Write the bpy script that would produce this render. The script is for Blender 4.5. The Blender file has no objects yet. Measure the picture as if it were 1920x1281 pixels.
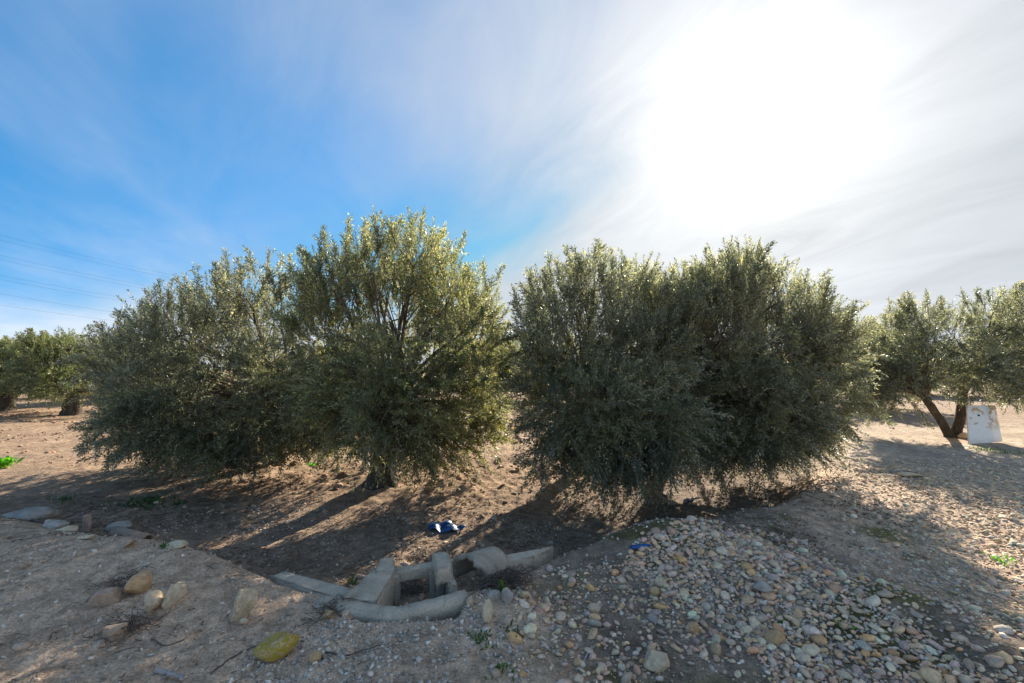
import bpy, bmesh, math, random
import numpy as np
from mathutils import Vector, Matrix

rng = np.random.default_rng(7)
random.seed(7)
scene = bpy.context.scene
COL = scene.collection
R = math.radians

# ------------------------------------------------------------------ camera
FPX, W, H = 853.0, 1920.0, 1281.0          # focal length in photo pixels
CZ = 1.6
PITCH = math.atan(52.0 / FPX)
cam = bpy.data.cameras.new('camera')
cam.sensor_width = 36.0
cam.lens = 36.0 * FPX / W
cam.clip_start, cam.clip_end = 0.05, 5000.0
camo = bpy.data.objects.new('camera', cam)
camo.location = (0, 0, CZ)
camo.rotation_euler = (R(90) + PITCH, 0, 0)
COL.objects.link(camo)
scene.camera = camo
cp, sp = math.cos(PITCH), math.sin(PITCH)

def ray(u, v):
    a, b = (u - W / 2) / FPX, (H / 2 - v) / FPX
    return np.array([a, cp - b * sp, sp + b * cp])
def at(u, v, Y):
    d = ray(u, v)
    return np.array([0, 0, CZ]) + d * (Y / d[1])
def project(x, y, z):
    zz = z - CZ
    f = y * cp + zz * sp
    up = -y * sp + zz * cp
    f = np.where(f < 0.05, 0.05, f)
    return W / 2 + FPX * x / f, H / 2 - FPX * up / f

# ------------------------------------------------------------------ sun, sky, exposure
sd = ray(1400, 238)
sd = sd / np.linalg.norm(sd)
SUN_EL = math.asin(sd[2])
SUN_AZ = math.atan2(sd[0], sd[1])           # clockwise from +Y
sun = bpy.data.lights.new('sun', 'SUN')
sun.energy, sun.angle, sun.color = 3.8, R(0.6), (1.0, 0.9, 0.76)
suno = bpy.data.objects.new('sun', sun)
suno.rotation_euler = Vector((-sd[0], -sd[1], -sd[2])).to_track_quat('-Z', 'Y').to_euler()
suno.location = (20, 30, 25)
COL.objects.link(suno)

class NT:
    """tiny node-tree helper"""
    def __init__(s, tree):
        s.t = tree; tree.nodes.clear()
    def n(s, typ, **kw):
        nd = s.t.nodes.new(typ)
        ins = kw.pop('ins', {})
        for k, v in kw.items(): setattr(nd, k, v)
        for k, v in ins.items():
            if isinstance(v, bpy.types.NodeSocket): s.t.links.new(v, nd.inputs[k])
            else: nd.inputs[k].default_value = v
        return nd
    def math(s, op, a, b=None, c=None, clamp=False):
        nd = s.n('ShaderNodeMath', operation=op, use_clamp=clamp)
        for i, v in enumerate((a, b, c)):
            if v is None: continue
            if isinstance(v, bpy.types.NodeSocket): s.t.links.new(v, nd.inputs[i])
            else: nd.inputs[i].default_value = v
        return nd.outputs[0]
    def mix(s, fac, a, b, blend='MIX'):
        nd = s.n('ShaderNodeMix', data_type='RGBA', blend_type=blend)
        for k, v in ((0, fac), (6, a), (7, b)):
            if isinstance(v, bpy.types.NodeSocket): s.t.links.new(v, nd.inputs[k])
            else: nd.inputs[k].default_value = v if k == 0 else (*v, 1.0) if len(v) == 3 else v
        return nd.outputs[2]
    def ramp(s, fac, stops, interp='LINEAR'):
        nd = s.n('ShaderNodeValToRGB')
        nd.color_ramp.interpolation = interp
        el = nd.color_ramp.elements
        while len(el) < len(stops): el.new(0.5)
        for e, (p, c) in zip(el, stops):
            e.position = p
            e.color = (c, c, c, 1) if isinstance(c, (int, float)) else (*c, 1)
        s.t.links.new(fac, nd.inputs[0])
        return nd.outputs[0]
    def noise(s, vec, scale, detail=4, rough=0.55, dist=0.0):
        nd = s.n('ShaderNodeTexNoise', ins={'Scale': scale, 'Detail': detail, 'Roughness': rough, 'Distortion': dist})
        if vec is not None: s.t.links.new(vec, nd.inputs['Vector'])
        return nd.outputs[0]
    def link(s, a, b): s.t.links.new(a, b)

world = bpy.data.worlds.new('World')
scene.world = world
world.use_nodes = True
T = NT(world.node_tree)
sky = T.n('ShaderNodeTexSky', sky_type='NISHITA', sun_disc=False)
sky.sun_elevation, sky.sun_rotation = SUN_EL, SUN_AZ
sky.air_density, sky.dust_density, sky.ozone_density = 1.0, 0.05, 2.0
SKY_OFF = (7.7, 5.1, 0)
co = T.n('ShaderNodeTexCoord').outputs['Generated']
sep = T.n('ShaderNodeSeparateXYZ', ins={0: co})
lift = T.n('ShaderNodeCombineXYZ', ins={0: sep.outputs[0], 1: sep.outputs[1], 2: T.math('ADD', T.math('MULTIPLY', T.math('MAXIMUM', sep.outputs[2], 0.0), .8), .22)}).outputs[0]
T.link(T.n('ShaderNodeVectorMath', operation='NORMALIZE', ins={0: lift}).outputs[0], sky.inputs['Vector'])
zc = T.math('ADD', T.math('MAXIMUM', sep.outputs[2], 0.0), 0.16)
px_ = T.math('DIVIDE', sep.outputs[0], zc)
py_ = T.math('DIVIDE', sep.outputs[1], zc)
pl = T.n('ShaderNodeCombineXYZ', ins={0: px_, 1: py_, 2: 0.0}).outputs[0]
def streaks(az, sc, off):
    r = T.n('ShaderNodeMapping', ins={'Vector': pl, 'Rotation': (0, 0, -R(90 - az))}).outputs[0]   # streaks run towards azimuth az
    return T.n('ShaderNodeMapping', ins={'Vector': r, 'Scale': sc, 'Location': off}).outputs[0]
n1 = T.noise(streaks(-32, (0.34, 0.55, 1.0), SKY_OFF), 1.0, 5, 0.5, 0.9)
n2 = T.noise(streaks(-24, (1.0, 2.2, 1.0), (1.3, 0.4, 0)), 1.2, 8, 0.62, 0.8)
dotn = T.n('ShaderNodeVectorMath', operation='DOT_PRODUCT', ins={0: co, 1: tuple(sd)}).outputs['Value']
ang = T.math('ARCCOSINE', T.math('MINIMUM', dotn, 0.99999))       # angle from the sun
# the veil of cirrus thickens towards the side of the sky where the sun stands
side = T.math('MULTIPLY_ADD', sep.outputs[0], 0.50, 0.12)
cl = T.math('ADD', T.math('MULTIPLY_ADD', n1, 1.9, -0.95), side)
cl = T.math('ADD', cl, T.math('MULTIPLY_ADD', n2, 0.34, -0.17))
low = T.math('MULTIPLY', T.math('POWER', T.math('SUBTRACT', 1.0, T.math('MAXIMUM', sep.outputs[2], 0.0)), 7.0), 1.15)
cl = T.math('ADD', cl, low)
cl = T.math('ADD', cl, T.math('MULTIPLY', T.math('EXPONENT', T.math('MULTIPLY', ang, -2.6)), 0.75))
cloud = T.n('ShaderNodeMapRange', interpolation_type='SMOOTHSTEP', ins={'Value': cl, 'From Min': -0.16, 'From Max': 0.88, 'To Min': 0.03, 'To Max': 0.96}).outputs[0]
# forward scattering of thin cloud: bright aureole round the sun
g1 = T.math('MULTIPLY', T.math('EXPONENT', T.math('MULTIPLY', ang, -6.5)), 0.27)
g2 = T.math('MULTIPLY', T.math('EXPONENT', T.math('MULTIPLY', ang, -1.5)), 0.085)
wob = T.math('ADD', T.math('MULTIPLY_ADD', n1, 1.5, .05), T.math('MULTIPLY_ADD', n2, 1.3, -.47))
lum = T.math('ADD', T.math('MULTIPLY', T.math('ADD', g1, g2), wob), 0.15)
back = T.math('MULTIPLY', T.math('POWER', T.math('MULTIPLY_ADD', dotn, -.5, .5), 1.6), 0.5)      # clouds opposite the sun are lit face-on
lum = T.math('ADD', T.math('ADD', lum, back), T.math('MULTIPLY', low, .035))
ccol = T.mix(T.math('MULTIPLY', T.math('EXPONENT', T.math('MULTIPLY', ang, -2.0)), 1.25, clamp=True), (0.84, 0.92, 1.05), (1.0, 0.995, 0.98))
cv = T.n('ShaderNodeVectorMath', operation='SCALE', ins={0: ccol, 'Scale': lum}).outputs[0]
hs = T.n('ShaderNodeHueSaturation', ins={'Hue': .494, 'Saturation': 1.42, 'Value': 1.0, 'Color': sky.outputs[0]}).outputs[0]
skyv = T.n('ShaderNodeVectorMath', operation='SCALE', ins={0: hs, 'Scale': 0.062}).outputs[0]
skyv = T.n('ShaderNodeVectorMath', operation='MINIMUM', ins={0: skyv, 1: (.16, .20, .27)}).outputs[0]      # no glare of its own: the veil carries the aureole
tot = T.mix(cloud, skyv, cv)
bg = T.n('ShaderNodeBackground', ins={'Color': tot, 'Strength': 1.0})
T.link(bg.outputs[0], T.n('ShaderNodeOutputWorld').inputs[0])

vs = scene.view_settings
vs.view_transform, vs.look, vs.gamma, vs.use_curve_mapping = 'Standard', 'None', 1.0, False
vs.exposure = 1.8
scene.cycles.max_bounces = 6
scene.cycles.transparent_max_bounces = 4

# ------------------------------------------------------------------ noise and terrain height
def _hash(ix, iy, seed):
    h = (ix.astype(np.int64) * 374761393 + iy.astype(np.int64) * 668265263 + seed * 974634777) & 0x7fffffff
    h = ((h ^ (h >> 13)) * 1274126177) & 0x7fffffff
    return ((h ^ (h >> 16)) & 0xffff) / 65535.0
def vnoise(x, y, seed=0):
    ix, iy = np.floor(x), np.floor(y)
    fx, fy = x - ix, y - iy
    fx = fx * fx * (3 - 2 * fx); fy = fy * fy * (3 - 2 * fy)
    a, b = _hash(ix, iy, seed), _hash(ix + 1, iy, seed)
    c, d = _hash(ix, iy + 1, seed), _hash(ix + 1, iy + 1, seed)
    return (a + (b - a) * fx) * (1 - fy) + (c + (d - c) * fx) * fy - 0.5
def fbm(x, y, wl, octs=4, seed=0, gain=0.5):
    s, amp = 0, 1.0
    for k in range(octs):
        c, sn = math.cos(0.7 * k + 0.4), math.sin(0.7 * k + 0.4)
        s = s + amp * vnoise((c * x - sn * y) / wl + 17.3 * k, (sn * x + c * y) / wl - 9.1 * k, seed + k)
        wl *= 0.5; amp *= gain
    return s
def sstep(t):
    t = np.clip(t, 0, 1); return t * t * (3 - 2 * t)
CX = [-14, -6, -4, -1.9, -1.3, -0.7, -0.2, 0.33, 1.25, 3.4, 5.0, 7.0]
CY = [6.5, 5.1, 4.4, 3.62, 3.35, 3.25, 3.4, 3.95, 4.55, 5.6, 7.2, 10.0]
PIT = (-0.68, 3.36)
def height(x, y, fine=True):
    x = np.asarray(x, float); y = np.asarray(y, float)
    yc = np.interp(x, CX, CY) + 0.12 * fbm(x, y * 0, 0.9, 2, 5)
    D = np.interp(x, [-16, -8, -5, -3, 0, 2.5, 4.2, 6.0], [0.0, 0.10, 0.26, 0.40, 0.44, 0.34, 0.14, 0.0])
    t = y - yc
    z = -D * sstep((t + 0.08) / 0.75)
    z = z + 0.62 * D * sstep((t - 1.0) / 4.0)
    # rim of the bank, pebble heap, mound at the tree foot
    z = z + 0.07 * np.exp(-((t + 0.35) / 0.4) ** 2) * np.interp(x, [-7, -4, -2, -1.5, 0.3, 1.2, 4, 6], [0, .6, 1.0, 0.2, 0.2, 1, .8, 0])
    def ridge(ax, ay, bx, by, w):
        L2 = (bx - ax) ** 2 + (by - ay) ** 2
        q = np.clip(((x - ax) * (bx - ax) + (y - ay) * (by - ay)) / L2, 0, 1)
        return np.exp(-(((x - ax - q * (bx - ax)) ** 2 + (y - ay - q * (by - ay)) ** 2) / w ** 2))
    z = z + 0.17 * ridge(1.5, 4.05, 2.7, 2.5, 0.62)
    z = z + 0.10 * ridge(-3.2, 3.6, -4.6, 2.6, 0.9)
    z = z + 0.12 * np.exp(-((x + 2.2) ** 2 + (y - 7.5) ** 2) / 0.8 ** 2)
    # furrow bank beyond the near trees
    z = z + 0.07 * np.exp(-((y - 9.2 - 0.25 * x) / 0.5) ** 2) * np.interp(x, [-3, 0, 4, 6], [0.2, 1, 1, 0])
    # pit of the concrete box
    m = sstep((0.50 - np.maximum(np.abs(x - PIT[0]) * 1.35, np.abs(y - PIT[1]) * 1.3)) / 0.22)
    z = z - 0.42 * m
    z = z + 0.05 * fbm(x, y, 2.6, 3, 11) + 0.035 * fbm(x, y, 0.7, 3, 12)
    far = np.clip((np.hypot(x, y) - 25) / 200, 0, 1)
    z = z + 0.8 * far * fbm(x, y, 60, 3, 15)
    if fine:
        tilled = sstep((t - 2.0) / 2.0) * np.interp(x, [3.5, 6.5], [1, 0.35])
        c1 = fbm(x, y, 0.26, 3, 21, 0.6)
        z = z + tilled * (0.085 * np.maximum(c1, -0.1) + 0.03 * fbm(x, y, 0.09, 2, 22))
        z = z + (1 - tilled) * (0.026 * fbm(x, y, 0.26, 4, 23, 0.62) + 0.016 * np.abs(fbm(x, y, 0.11, 3, 24, .65)) + .012 * np.maximum(fbm(x, y, .07, 2, 25), .1))
    return z
def hz(x, y): return float(height(np.array([x]), np.array([y]))[0])
def ground(u, v):
    """where the ray through a photo pixel meets the terrain"""
    d = ray(u, v)
    s = np.arange(1.0, 60.0, 0.02)
    P = d[None, :] / d[1] * s[:, None]
    z = height(P[:, 0], P[:, 1])
    below = np.nonzero(P[:, 2] + CZ <= z)[0]
    i = below[0] if len(below) else len(s) - 1
    return np.array([P[i, 0], P[i, 1], z[i]])

# ------------------------------------------------------------------ mesh helpers
def np_mesh(name, verts, faces, smooth=True, col=None):
    """verts (n,3), faces (m,k) constant k; col: per-vertex (n,3)"""
    me = bpy.data.meshes.new(name)
    verts = np.ascontiguousarray(verts, np.float32); faces = np.ascontiguousarray(faces, np.int32)
    m, k = faces.shape
    me.vertices.add(len(verts)); me.vertices.foreach_set('co', verts.ravel())
    me.loops.add(m * k); me.loops.foreach_set('vertex_index', faces.ravel())
    me.polygons.add(m); me.polygons.foreach_set('loop_start', np.arange(0, m * k, k, dtype=np.int32))
    me.update(calc_edges=True)
    me.polygons.foreach_set('use_smooth', np.full(m, smooth, dtype=bool))
    if col is not None:
        a = me.color_attributes.new('Col', 'FLOAT_COLOR', 'POINT')
        c = np.ones((len(verts), 4), np.float32); c[:, :3] = col
        a.data.foreach_set('color', c.ravel())
    return me
def link(name, me, mat=None, parent=None, loc=None):
    o = bpy.data.objects.new(name, me)
    COL.objects.link(o)
    if mat is not None and me is not None and not me.materials: me.materials.append(mat)
    if parent is not None: o.parent = parent
    if loc is not None: o.location = loc
    return o
def empty(name, loc=(0, 0, 0)):
    o = bpy.data.objects.new(name, None); o.location = loc; o.empty_display_size = 0.1
    COL.objects.link(o); return o
def tag(o, label=None, cat=None, group=None, kind=None):
    if label: o['label'] = label
    if cat: o['category'] = cat
    if group: o['group'] = group
    if kind: o['kind'] = kind
    return o
def tube(path, radii, n=8, wob=0.0, seed=0, cap=True):
    """verts, quad faces of a tube along path"""
    path = np.asarray(path, float); r_ = np.random.default_rng(seed)
    m = len(path)
    tan = np.gradient(path, axis=0)
    tan /= np.linalg.norm(tan, axis=1)[:, None] + 1e-9
    ref = np.array([1.0, 0.13, 0.07]) if abs(tan[0][0]) < 0.8 else np.array([0.1, 1.0, 0.05])
    V = []
    ph = r_.uniform(0, 6.28, 4)
    for i in range(m):
        e1 = np.cross(tan[i], ref); e1 /= np.linalg.norm(e1); e2 = np.cross(tan[i], e1)
        a = np.arange(n) * 2 * math.pi / n
        rr = radii[i] * (1 + wob * (np.sin(2 * a + ph[0] + i * .35) * .5 + np.sin(3 * a + ph[1] - i * .5) * .5 + np.sin(5 * a + ph[2] + i * .8) * .35) + wob * .4 * r_.normal(size=n))
        V.append(path[i] + rr[:, None] * (np.cos(a)[:, None] * e1 + np.sin(a)[:, None] * e2))
    F = []
    for i in range(m - 1):
        for j in range(n):
            F.append((i * n + j, i * n + (j + 1) % n, (i + 1) * n + (j + 1) % n, (i + 1) * n + j))
    V = np.concatenate(V)
    if cap:
        V = np.concatenate([V, path[:1], path[-1:]]); a0, a1 = len(V) - 2, len(V) - 1
        for j in range(n):
            F.append((a0, a0, (j + 1) % n, j)); F.append((a1, a1, (m - 1) * n + j, (m - 1) * n + (j + 1) % n))
    return V, F
def poly_mesh(name, V, F):
    me = bpy.data.meshes.new(name)
    F = [tuple(dict.fromkeys(f)) for f in F]
    me.from_pydata([tuple(map(float, v)) for v in V], [], F); me.update()
    for p in me.polygons: p.use_smooth = True
    return me
def spline(pts, n):
    pts = np.asarray(pts, float); m = len(pts)
    P = np.concatenate([[2 * pts[0] - pts[1]], pts, [2 * pts[-1] - pts[-2]]])
    out = []
    for t in np.linspace(0, m - 1 - 1e-6, n):
        i = int(t); f = t - i
        a, b, c, d = P[i], P[i + 1], P[i + 2], P[i + 3]
        out.append(0.5 * (2 * b + (c - a) * f + (2 * a - 5 * b + 4 * c - d) * f * f + (3 * b - a - 3 * c + d) * f ** 3))
    return np.array(out)
def bevel_bm(bm, w, seg=2):
    bmesh.ops.bevel(bm, geom=bm.edges[:], offset=w, segments=seg, profile=0.6, affect='EDGES')
def rough_bm(bm, cuts, amp, seed):
    bmesh.ops.subdivide_edges(bm, edges=bm.edges[:], cuts=cuts, use_grid_fill=True)
    r_ = np.random.default_rng(seed)
    ph = r_.uniform(0, 6.28, 6)
    for v in bm.verts:
        c = v.co
        k = math.sin(c.x * 31 + ph[0]) * math.sin(c.y * 27 + ph[1]) + math.sin(c.z * 38 + ph[2]) * .7 + r_.normal() * .6
        v.co += Vector(r_.normal(size=3)) * amp * .35 + (v.normal if v.normal.length else Vector((0, 0, 1))) * amp * k * .5
def hexa(corners, bev=0.012, cuts=3, amp=0.004, seed=0):
    """a block from 8 corners: 4 bottom, 4 top (same winding); bevelled and roughened"""
    bm = bmesh.new()
    vs_ = [bm.verts.new(tuple(map(float, c))) for c in corners]
    for f in ((3, 2, 1, 0), (4, 5, 6, 7), (0, 1, 5, 4), (1, 2, 6, 5), (2, 3, 7, 6), (3, 0, 4, 7)):
        bm.faces.new([vs_[i] for i in f])
    bmesh.ops.recalc_face_normals(bm, faces=bm.faces[:])
    bevel_bm(bm, bev, 2)
    bm.normal_update()
    if cuts: rough_bm(bm, cuts, amp, seed)
    return bm
def bm_mesh(name, bm, smooth=True):
    me = bpy.data.meshes.new(name); bm.to_mesh(me); bm.free()
    for p in me.polygons: p.use_smooth = smooth
    return me

# ------------------------------------------------------------------ materials
def new_mat(name):
    m = bpy.data.materials.new(name); m.use_nodes = True
    return m, NT(m.node_tree)
def finish(t, color, rough=0.9, bump=None, bump_s=0.3, bump_d=0.02, spec=0.2, extra=None):
    b = t.n('ShaderNodeBsdfPrincipled', ins={'Roughness': rough, 'Specular IOR Level': spec})
    if isinstance(color, bpy.types.NodeSocket): t.link(color, b.inputs['Base Color'])
    else: b.inputs['Base Color'].default_value = (*color, 1)
    if bump is not None:
        bn = t.n('ShaderNodeBump', ins={'Strength': bump_s, 'Distance': bump_d, 'Height': bump})
        t.link(bn.outputs[0], b.inputs['Normal'])
    out = t.n('ShaderNodeOutputMaterial')
    t.link(b.outputs[0], out.inputs[0])
    return b

def mat_soil():
    m, t = new_mat('soil')
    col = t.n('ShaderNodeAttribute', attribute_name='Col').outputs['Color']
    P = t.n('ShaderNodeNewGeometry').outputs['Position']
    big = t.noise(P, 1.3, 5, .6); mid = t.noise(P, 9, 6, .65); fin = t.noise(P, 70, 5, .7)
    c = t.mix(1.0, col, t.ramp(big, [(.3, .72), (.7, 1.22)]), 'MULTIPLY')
    c = t.mix(1.0, c, t.ramp(mid, [(.3, .55), (.7, 1.38)]), 'MULTIPLY')
    c = t.mix(1.0, c, t.ramp(fin, [(.28, .5), (.72, 1.5)]), 'MULTIPLY')
    vo = t.n('ShaderNodeTexVoronoi', ins={'Vector': P, 'Scale': 42.0, 'Randomness': 1.0})
    msk = t.math('MULTIPLY', t.ramp(vo.outputs['Distance'], [(.16, 1.0), (.26, 0.0)]), t.math('GREATER_THAN', t.n('ShaderNodeSeparateColor', ins={0: vo.outputs['Color']}).outputs[0], 0.80))
    c = t.mix(t.math('MULTIPLY', msk, .65), c, (.42, .37, .31))
    h = t.math('ADD', t.math('ADD', t.math('MULTIPLY', mid, .8), t.math('MULTIPLY', fin, .35)), t.math('MULTIPLY', msk, .25))
    finish(t, c, .95, h, 1.0, .045, .1)
    return m
def mat_stone(name, use_obj):
    m, t = new_mat(name)
    if use_obj: col = t.n('ShaderNodeObjectInfo').outputs['Color']; P = t.n('ShaderNodeTexCoord').outputs['Object']; k = 1.0
    else: col = t.n('ShaderNodeAttribute', attribute_name='Col').outputs['Color']; P = t.n('ShaderNodeNewGeometry').outputs['Position']; k = 18.0
    a = t.noise(P, 1.7 * k, 5, .6, .4); f = t.noise(P, 9 * k, 4, .7)
    c = t.mix(1.0, col, t.ramp(a, [(.28, .68), (.72, 1.25)]), 'MULTIPLY')
    c = t.mix(1.0, c, t.ramp(f, [(.25, .75), (.75, 1.22)]), 'MULTIPLY')
    finish(t, c, .82, f, .35, .01, .25)
    return m
def mat_boulder(name, base, lichen=None, amount=.5, scale=3.0):
    m, t = new_mat(name)
    P = t.n('ShaderNodeTexCoord').outputs['Object']
    a = t.noise(P, scale, 6, .62, .6); f = t.noise(P, scale * 9, 5, .7); v = t.noise(P, scale * 2.3, 4, .6, 1.5)
    c = t.mix(1.0, base, t.ramp(a, [(.25, .6), (.75, 1.3)]), 'MULTIPLY')
    c = t.mix(1.0, c, t.ramp(f, [(.25, .75), (.75, 1.2)]), 'MULTIPLY')
    if lichen: c = t.mix(t.ramp(v, [(1 - amount - .08, 0.0), (1 - amount + .08, 1.0)]), c, lichen)
    finish(t, c, .9, t.math('ADD', a, t.math('MULTIPLY', f, .5)), .5, .012, .2)
    return m
def mat_concrete():
    m, t = new_mat('concrete')
    P = t.n('ShaderNodeNewGeometry').outputs['Position']
    a = t.noise(P, 4, 6, .65, .5); f = t.noise(P, 90, 5, .75); s = t.noise(P, 14, 5, .6, 1.0)
    c = t.ramp(a, [(.25, (.36, .30, .225)), (.55, (.60, .515, .395)), (.8, (.70, .60, .46))])
    c = t.mix(t.ramp(s, [(.55, 0.0), (.75, .55)]), c, (.22, .19, .12))
    c = t.mix(1.0, c, t.ramp(f, [(.2, .65), (.8, 1.3)]), 'MULTIPLY')
    vo = t.n('ShaderNodeTexVoronoi', feature='DISTANCE_TO_EDGE', ins={'Vector': t.mix(.12, P, t.n('ShaderNodeTexNoise', ins={'Vector': P, 'Scale': 6.0}).outputs['Color']), 'Scale': 3.2}).outputs['Distance']
    c = t.mix(t.ramp(vo, [(.0, .25), (.006, 0.0)]), c, (.06, .055, .05))
    finish(t, c, .92, t.math('ADD', t.math('MULTIPLY', f, .8), s), .9, .022, .15)
    return m
def mat_bark():
    m, t = new_mat('olive_bark')
    P = t.n('ShaderNodeNewGeometry').outputs['Position']
    mpn = t.n('ShaderNodeMapping', ins={'Vector': P, 'Scale': (1, 1, .28)}).outputs[0]
    a = t.noise(mpn, 16, 7, .7, 1.2); b = t.noise(P, 2.2, 4, .6)
    c = t.ramp(a, [(.3, (.028, .023, .018)), (.55, (.095, .078, .060)), (.8, (.19, .165, .135))])
    c = t.mix(1.0, c, t.ramp(b, [(.3, .75), (.7, 1.25)]), 'MULTIPLY')
    finish(t, c, .95, a, 1.0, .03, .1)
    return m
def mat_leaf(name, top, under, trans):
    m, t = new_mat(name)
    g = t.n('ShaderNodeNewGeometry')
    rnd = g.outputs['Random Per Island']
    col = t.mix(g.outputs['Backfacing'], top, under)
    col = t.mix(1.0, col, t.ramp(rnd, [(0, (.62, .66, .62)), (.5, (1, 1, 1)), (.95, (1.3, 1.25, 1.0)), (.994, (1.4, 1.25, .8)), (1.0, (3.2, 2.0, .4))]), 'MULTIPLY')
    big = t.noise(g.outputs['Position'], 1.5, 3, .6)
    col = t.mix(1.0, col, t.ramp(big, [(.32, (.62, .70, .74)), (.5, (1, 1, .95)), (.68, (1.42, 1.36, 1.12))]), 'MULTIPLY')
    b = t.n('ShaderNodeBsdfPrincipled', ins={'Base Color': col, 'Roughness': .42, 'Specular IOR Level': .5})
    tr = t.n('ShaderNodeBsdfTranslucent', ins={'Color': t.mix(1.0, col, trans, 'MULTIPLY')})
    mx = t.n('ShaderNodeMixShader', ins={0: .42, 1: b.outputs[0], 2: tr.outputs[0]})
    t.link(mx.outputs[0], t.n('ShaderNodeOutputMaterial').inputs[0])
    return m
def mat_plain(name, c, rough=.7, var=.25, scale=8, spec=.3, bump=.2):
    m, t = new_mat(name)
    P = t.n('ShaderNodeNewGeometry').outputs['Position']
    a = t.noise(P, scale, 5, .6)
    cc = t.mix(1.0, c, t.ramp(a, [(.25, 1 - var), (.75, 1 + var)]), 'MULTIPLY')
    finish(t, cc, rough, a, bump, .01, spec)
    return m
def mat_board():
    m, t = new_mat('white_painted_panel')
    P = t.n('ShaderNodeTexCoord').outputs['Object']
    a = t.noise(P, 2.6, 5, .6, 1.4); f = t.noise(P, 30, 4, .6)
    s = t.n('ShaderNodeSeparateXYZ', ins={0: P})
    band = t.ramp(s.outputs[2], [(.28, 0.0), (.45, 1.0), (.85, 1.0), (.93, .5)])
    st = t.math('MULTIPLY', t.ramp(a, [(.47, 0.0), (.55, .9)]), band)
    low_ = t.math('MULTIPLY', t.ramp(s.outputs[2], [(.0, .5), (.16, 0.0)]), t.ramp(a, [(.4, .4), (.6, 1.0)]))
    c = t.mix(t.math('MAXIMUM', st, low_), (.88, .81, .70), (.52, .28, .10))
    c = t.mix(1.0, c, t.ramp(f, [(.2, .88), (.8, 1.08)]), 'MULTIPLY')
    finish(t, c, .6, f, .1, .004, .3)
    return m
def mat_cloth():
    m, t = new_mat('blue_rag')
    P = t.n('ShaderNodeTexCoord').outputs['Object']
    mpn = t.n('ShaderNodeMapping', ins={'Vector': P, 'Rotation': (0, 0, .5), 'Scale': (4, 13, 6)}).outputs[0]
    a = t.noise(mpn, 1.0, 3, .5, .8)
    c = t.ramp(a, [(.36, (.008, .03, .09)), (.5, (.014, .06, .16)), (.62, (.05, .12, .25)), (.75, (.16, .19, .22))])
    finish(t, c, .5, a, .2, .01, .4)
    return m
M = {
    'soil': mat_soil(), 'stone': mat_stone('pebble_stone', True), 'gravel': mat_stone('gravel_stone', False),
    'concrete': mat_concrete(), 'bark': mat_bark(),
    'leaf': mat_leaf('olive_leaf', (.118, .132, .100), (.31, .325, .285), (1.6, 1.58, 1.1)),
    'leaf_fresh': mat_leaf('olive_leaf_fresh', (.122, .140, .082), (.30, .31, .235), (1.7, 1.65, .95)),
    'leaf_far': mat_leaf('olive_leaf_distant', (.105, .128, .070), (.22, .24, .18), (1.5, 1.5, .8)),
    'weed': mat_leaf('weed_leaf', (.05, .115, .02), (.07, .13, .035), (1.5, 1.8, .5)),
    'bright': mat_leaf('bright_leaf', (.10, .27, .02), (.12, .28, .04), (1.6, 2.0, .4)),
    'twig': mat_plain('dry_twig', (.12, .092, .07), .9, .45, 20),
    'pale_wood': mat_plain('weathered_wood', (.34, .31, .28), .85, .35, 25),
    'board': mat_board(), 'cloth': mat_cloth(),
    'blue': mat_plain('blue_plastic', (.012, .09, .30), .4, .2, 12),
    'black': mat_plain('dark_hole', (.01, .01, .01), .9, .1, 5),
    'steel': mat_plain('galvanised_steel', (.22, .23, .24), .6, .15, 2),
    'wire': mat_plain('cable', (.10, .105, .11), .6, .1, 1),
    'litter': mat_plain('dead_leaf', (.15, .095, .055), .9, .5, 40),
    'yellow_lichen': mat_boulder('lichen_stone', (.52, .36, .24), (.33, .25, .02), .54, 1.6),
    'ochre': mat_boulder('ochre_stone', (.52, .34, .18)),
    'pale_rock': mat_boulder('pale_rock', (.55, .43, .29)),
    'two_tone': mat_boulder('moss_edged_rock', (.55, .44, .30), (.26, .22, .03), .38, 2.6),
    'earthy': mat_boulder('earthy_rock', (.43, .31, .22)),
    'grey_rock': mat_boulder('grey_rock', (.40, .355, .30), (.20, .18, .05), .30, 2.0),
    'cream': mat_boulder('cream_stone', (.62, .50, .33)),
}

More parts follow.
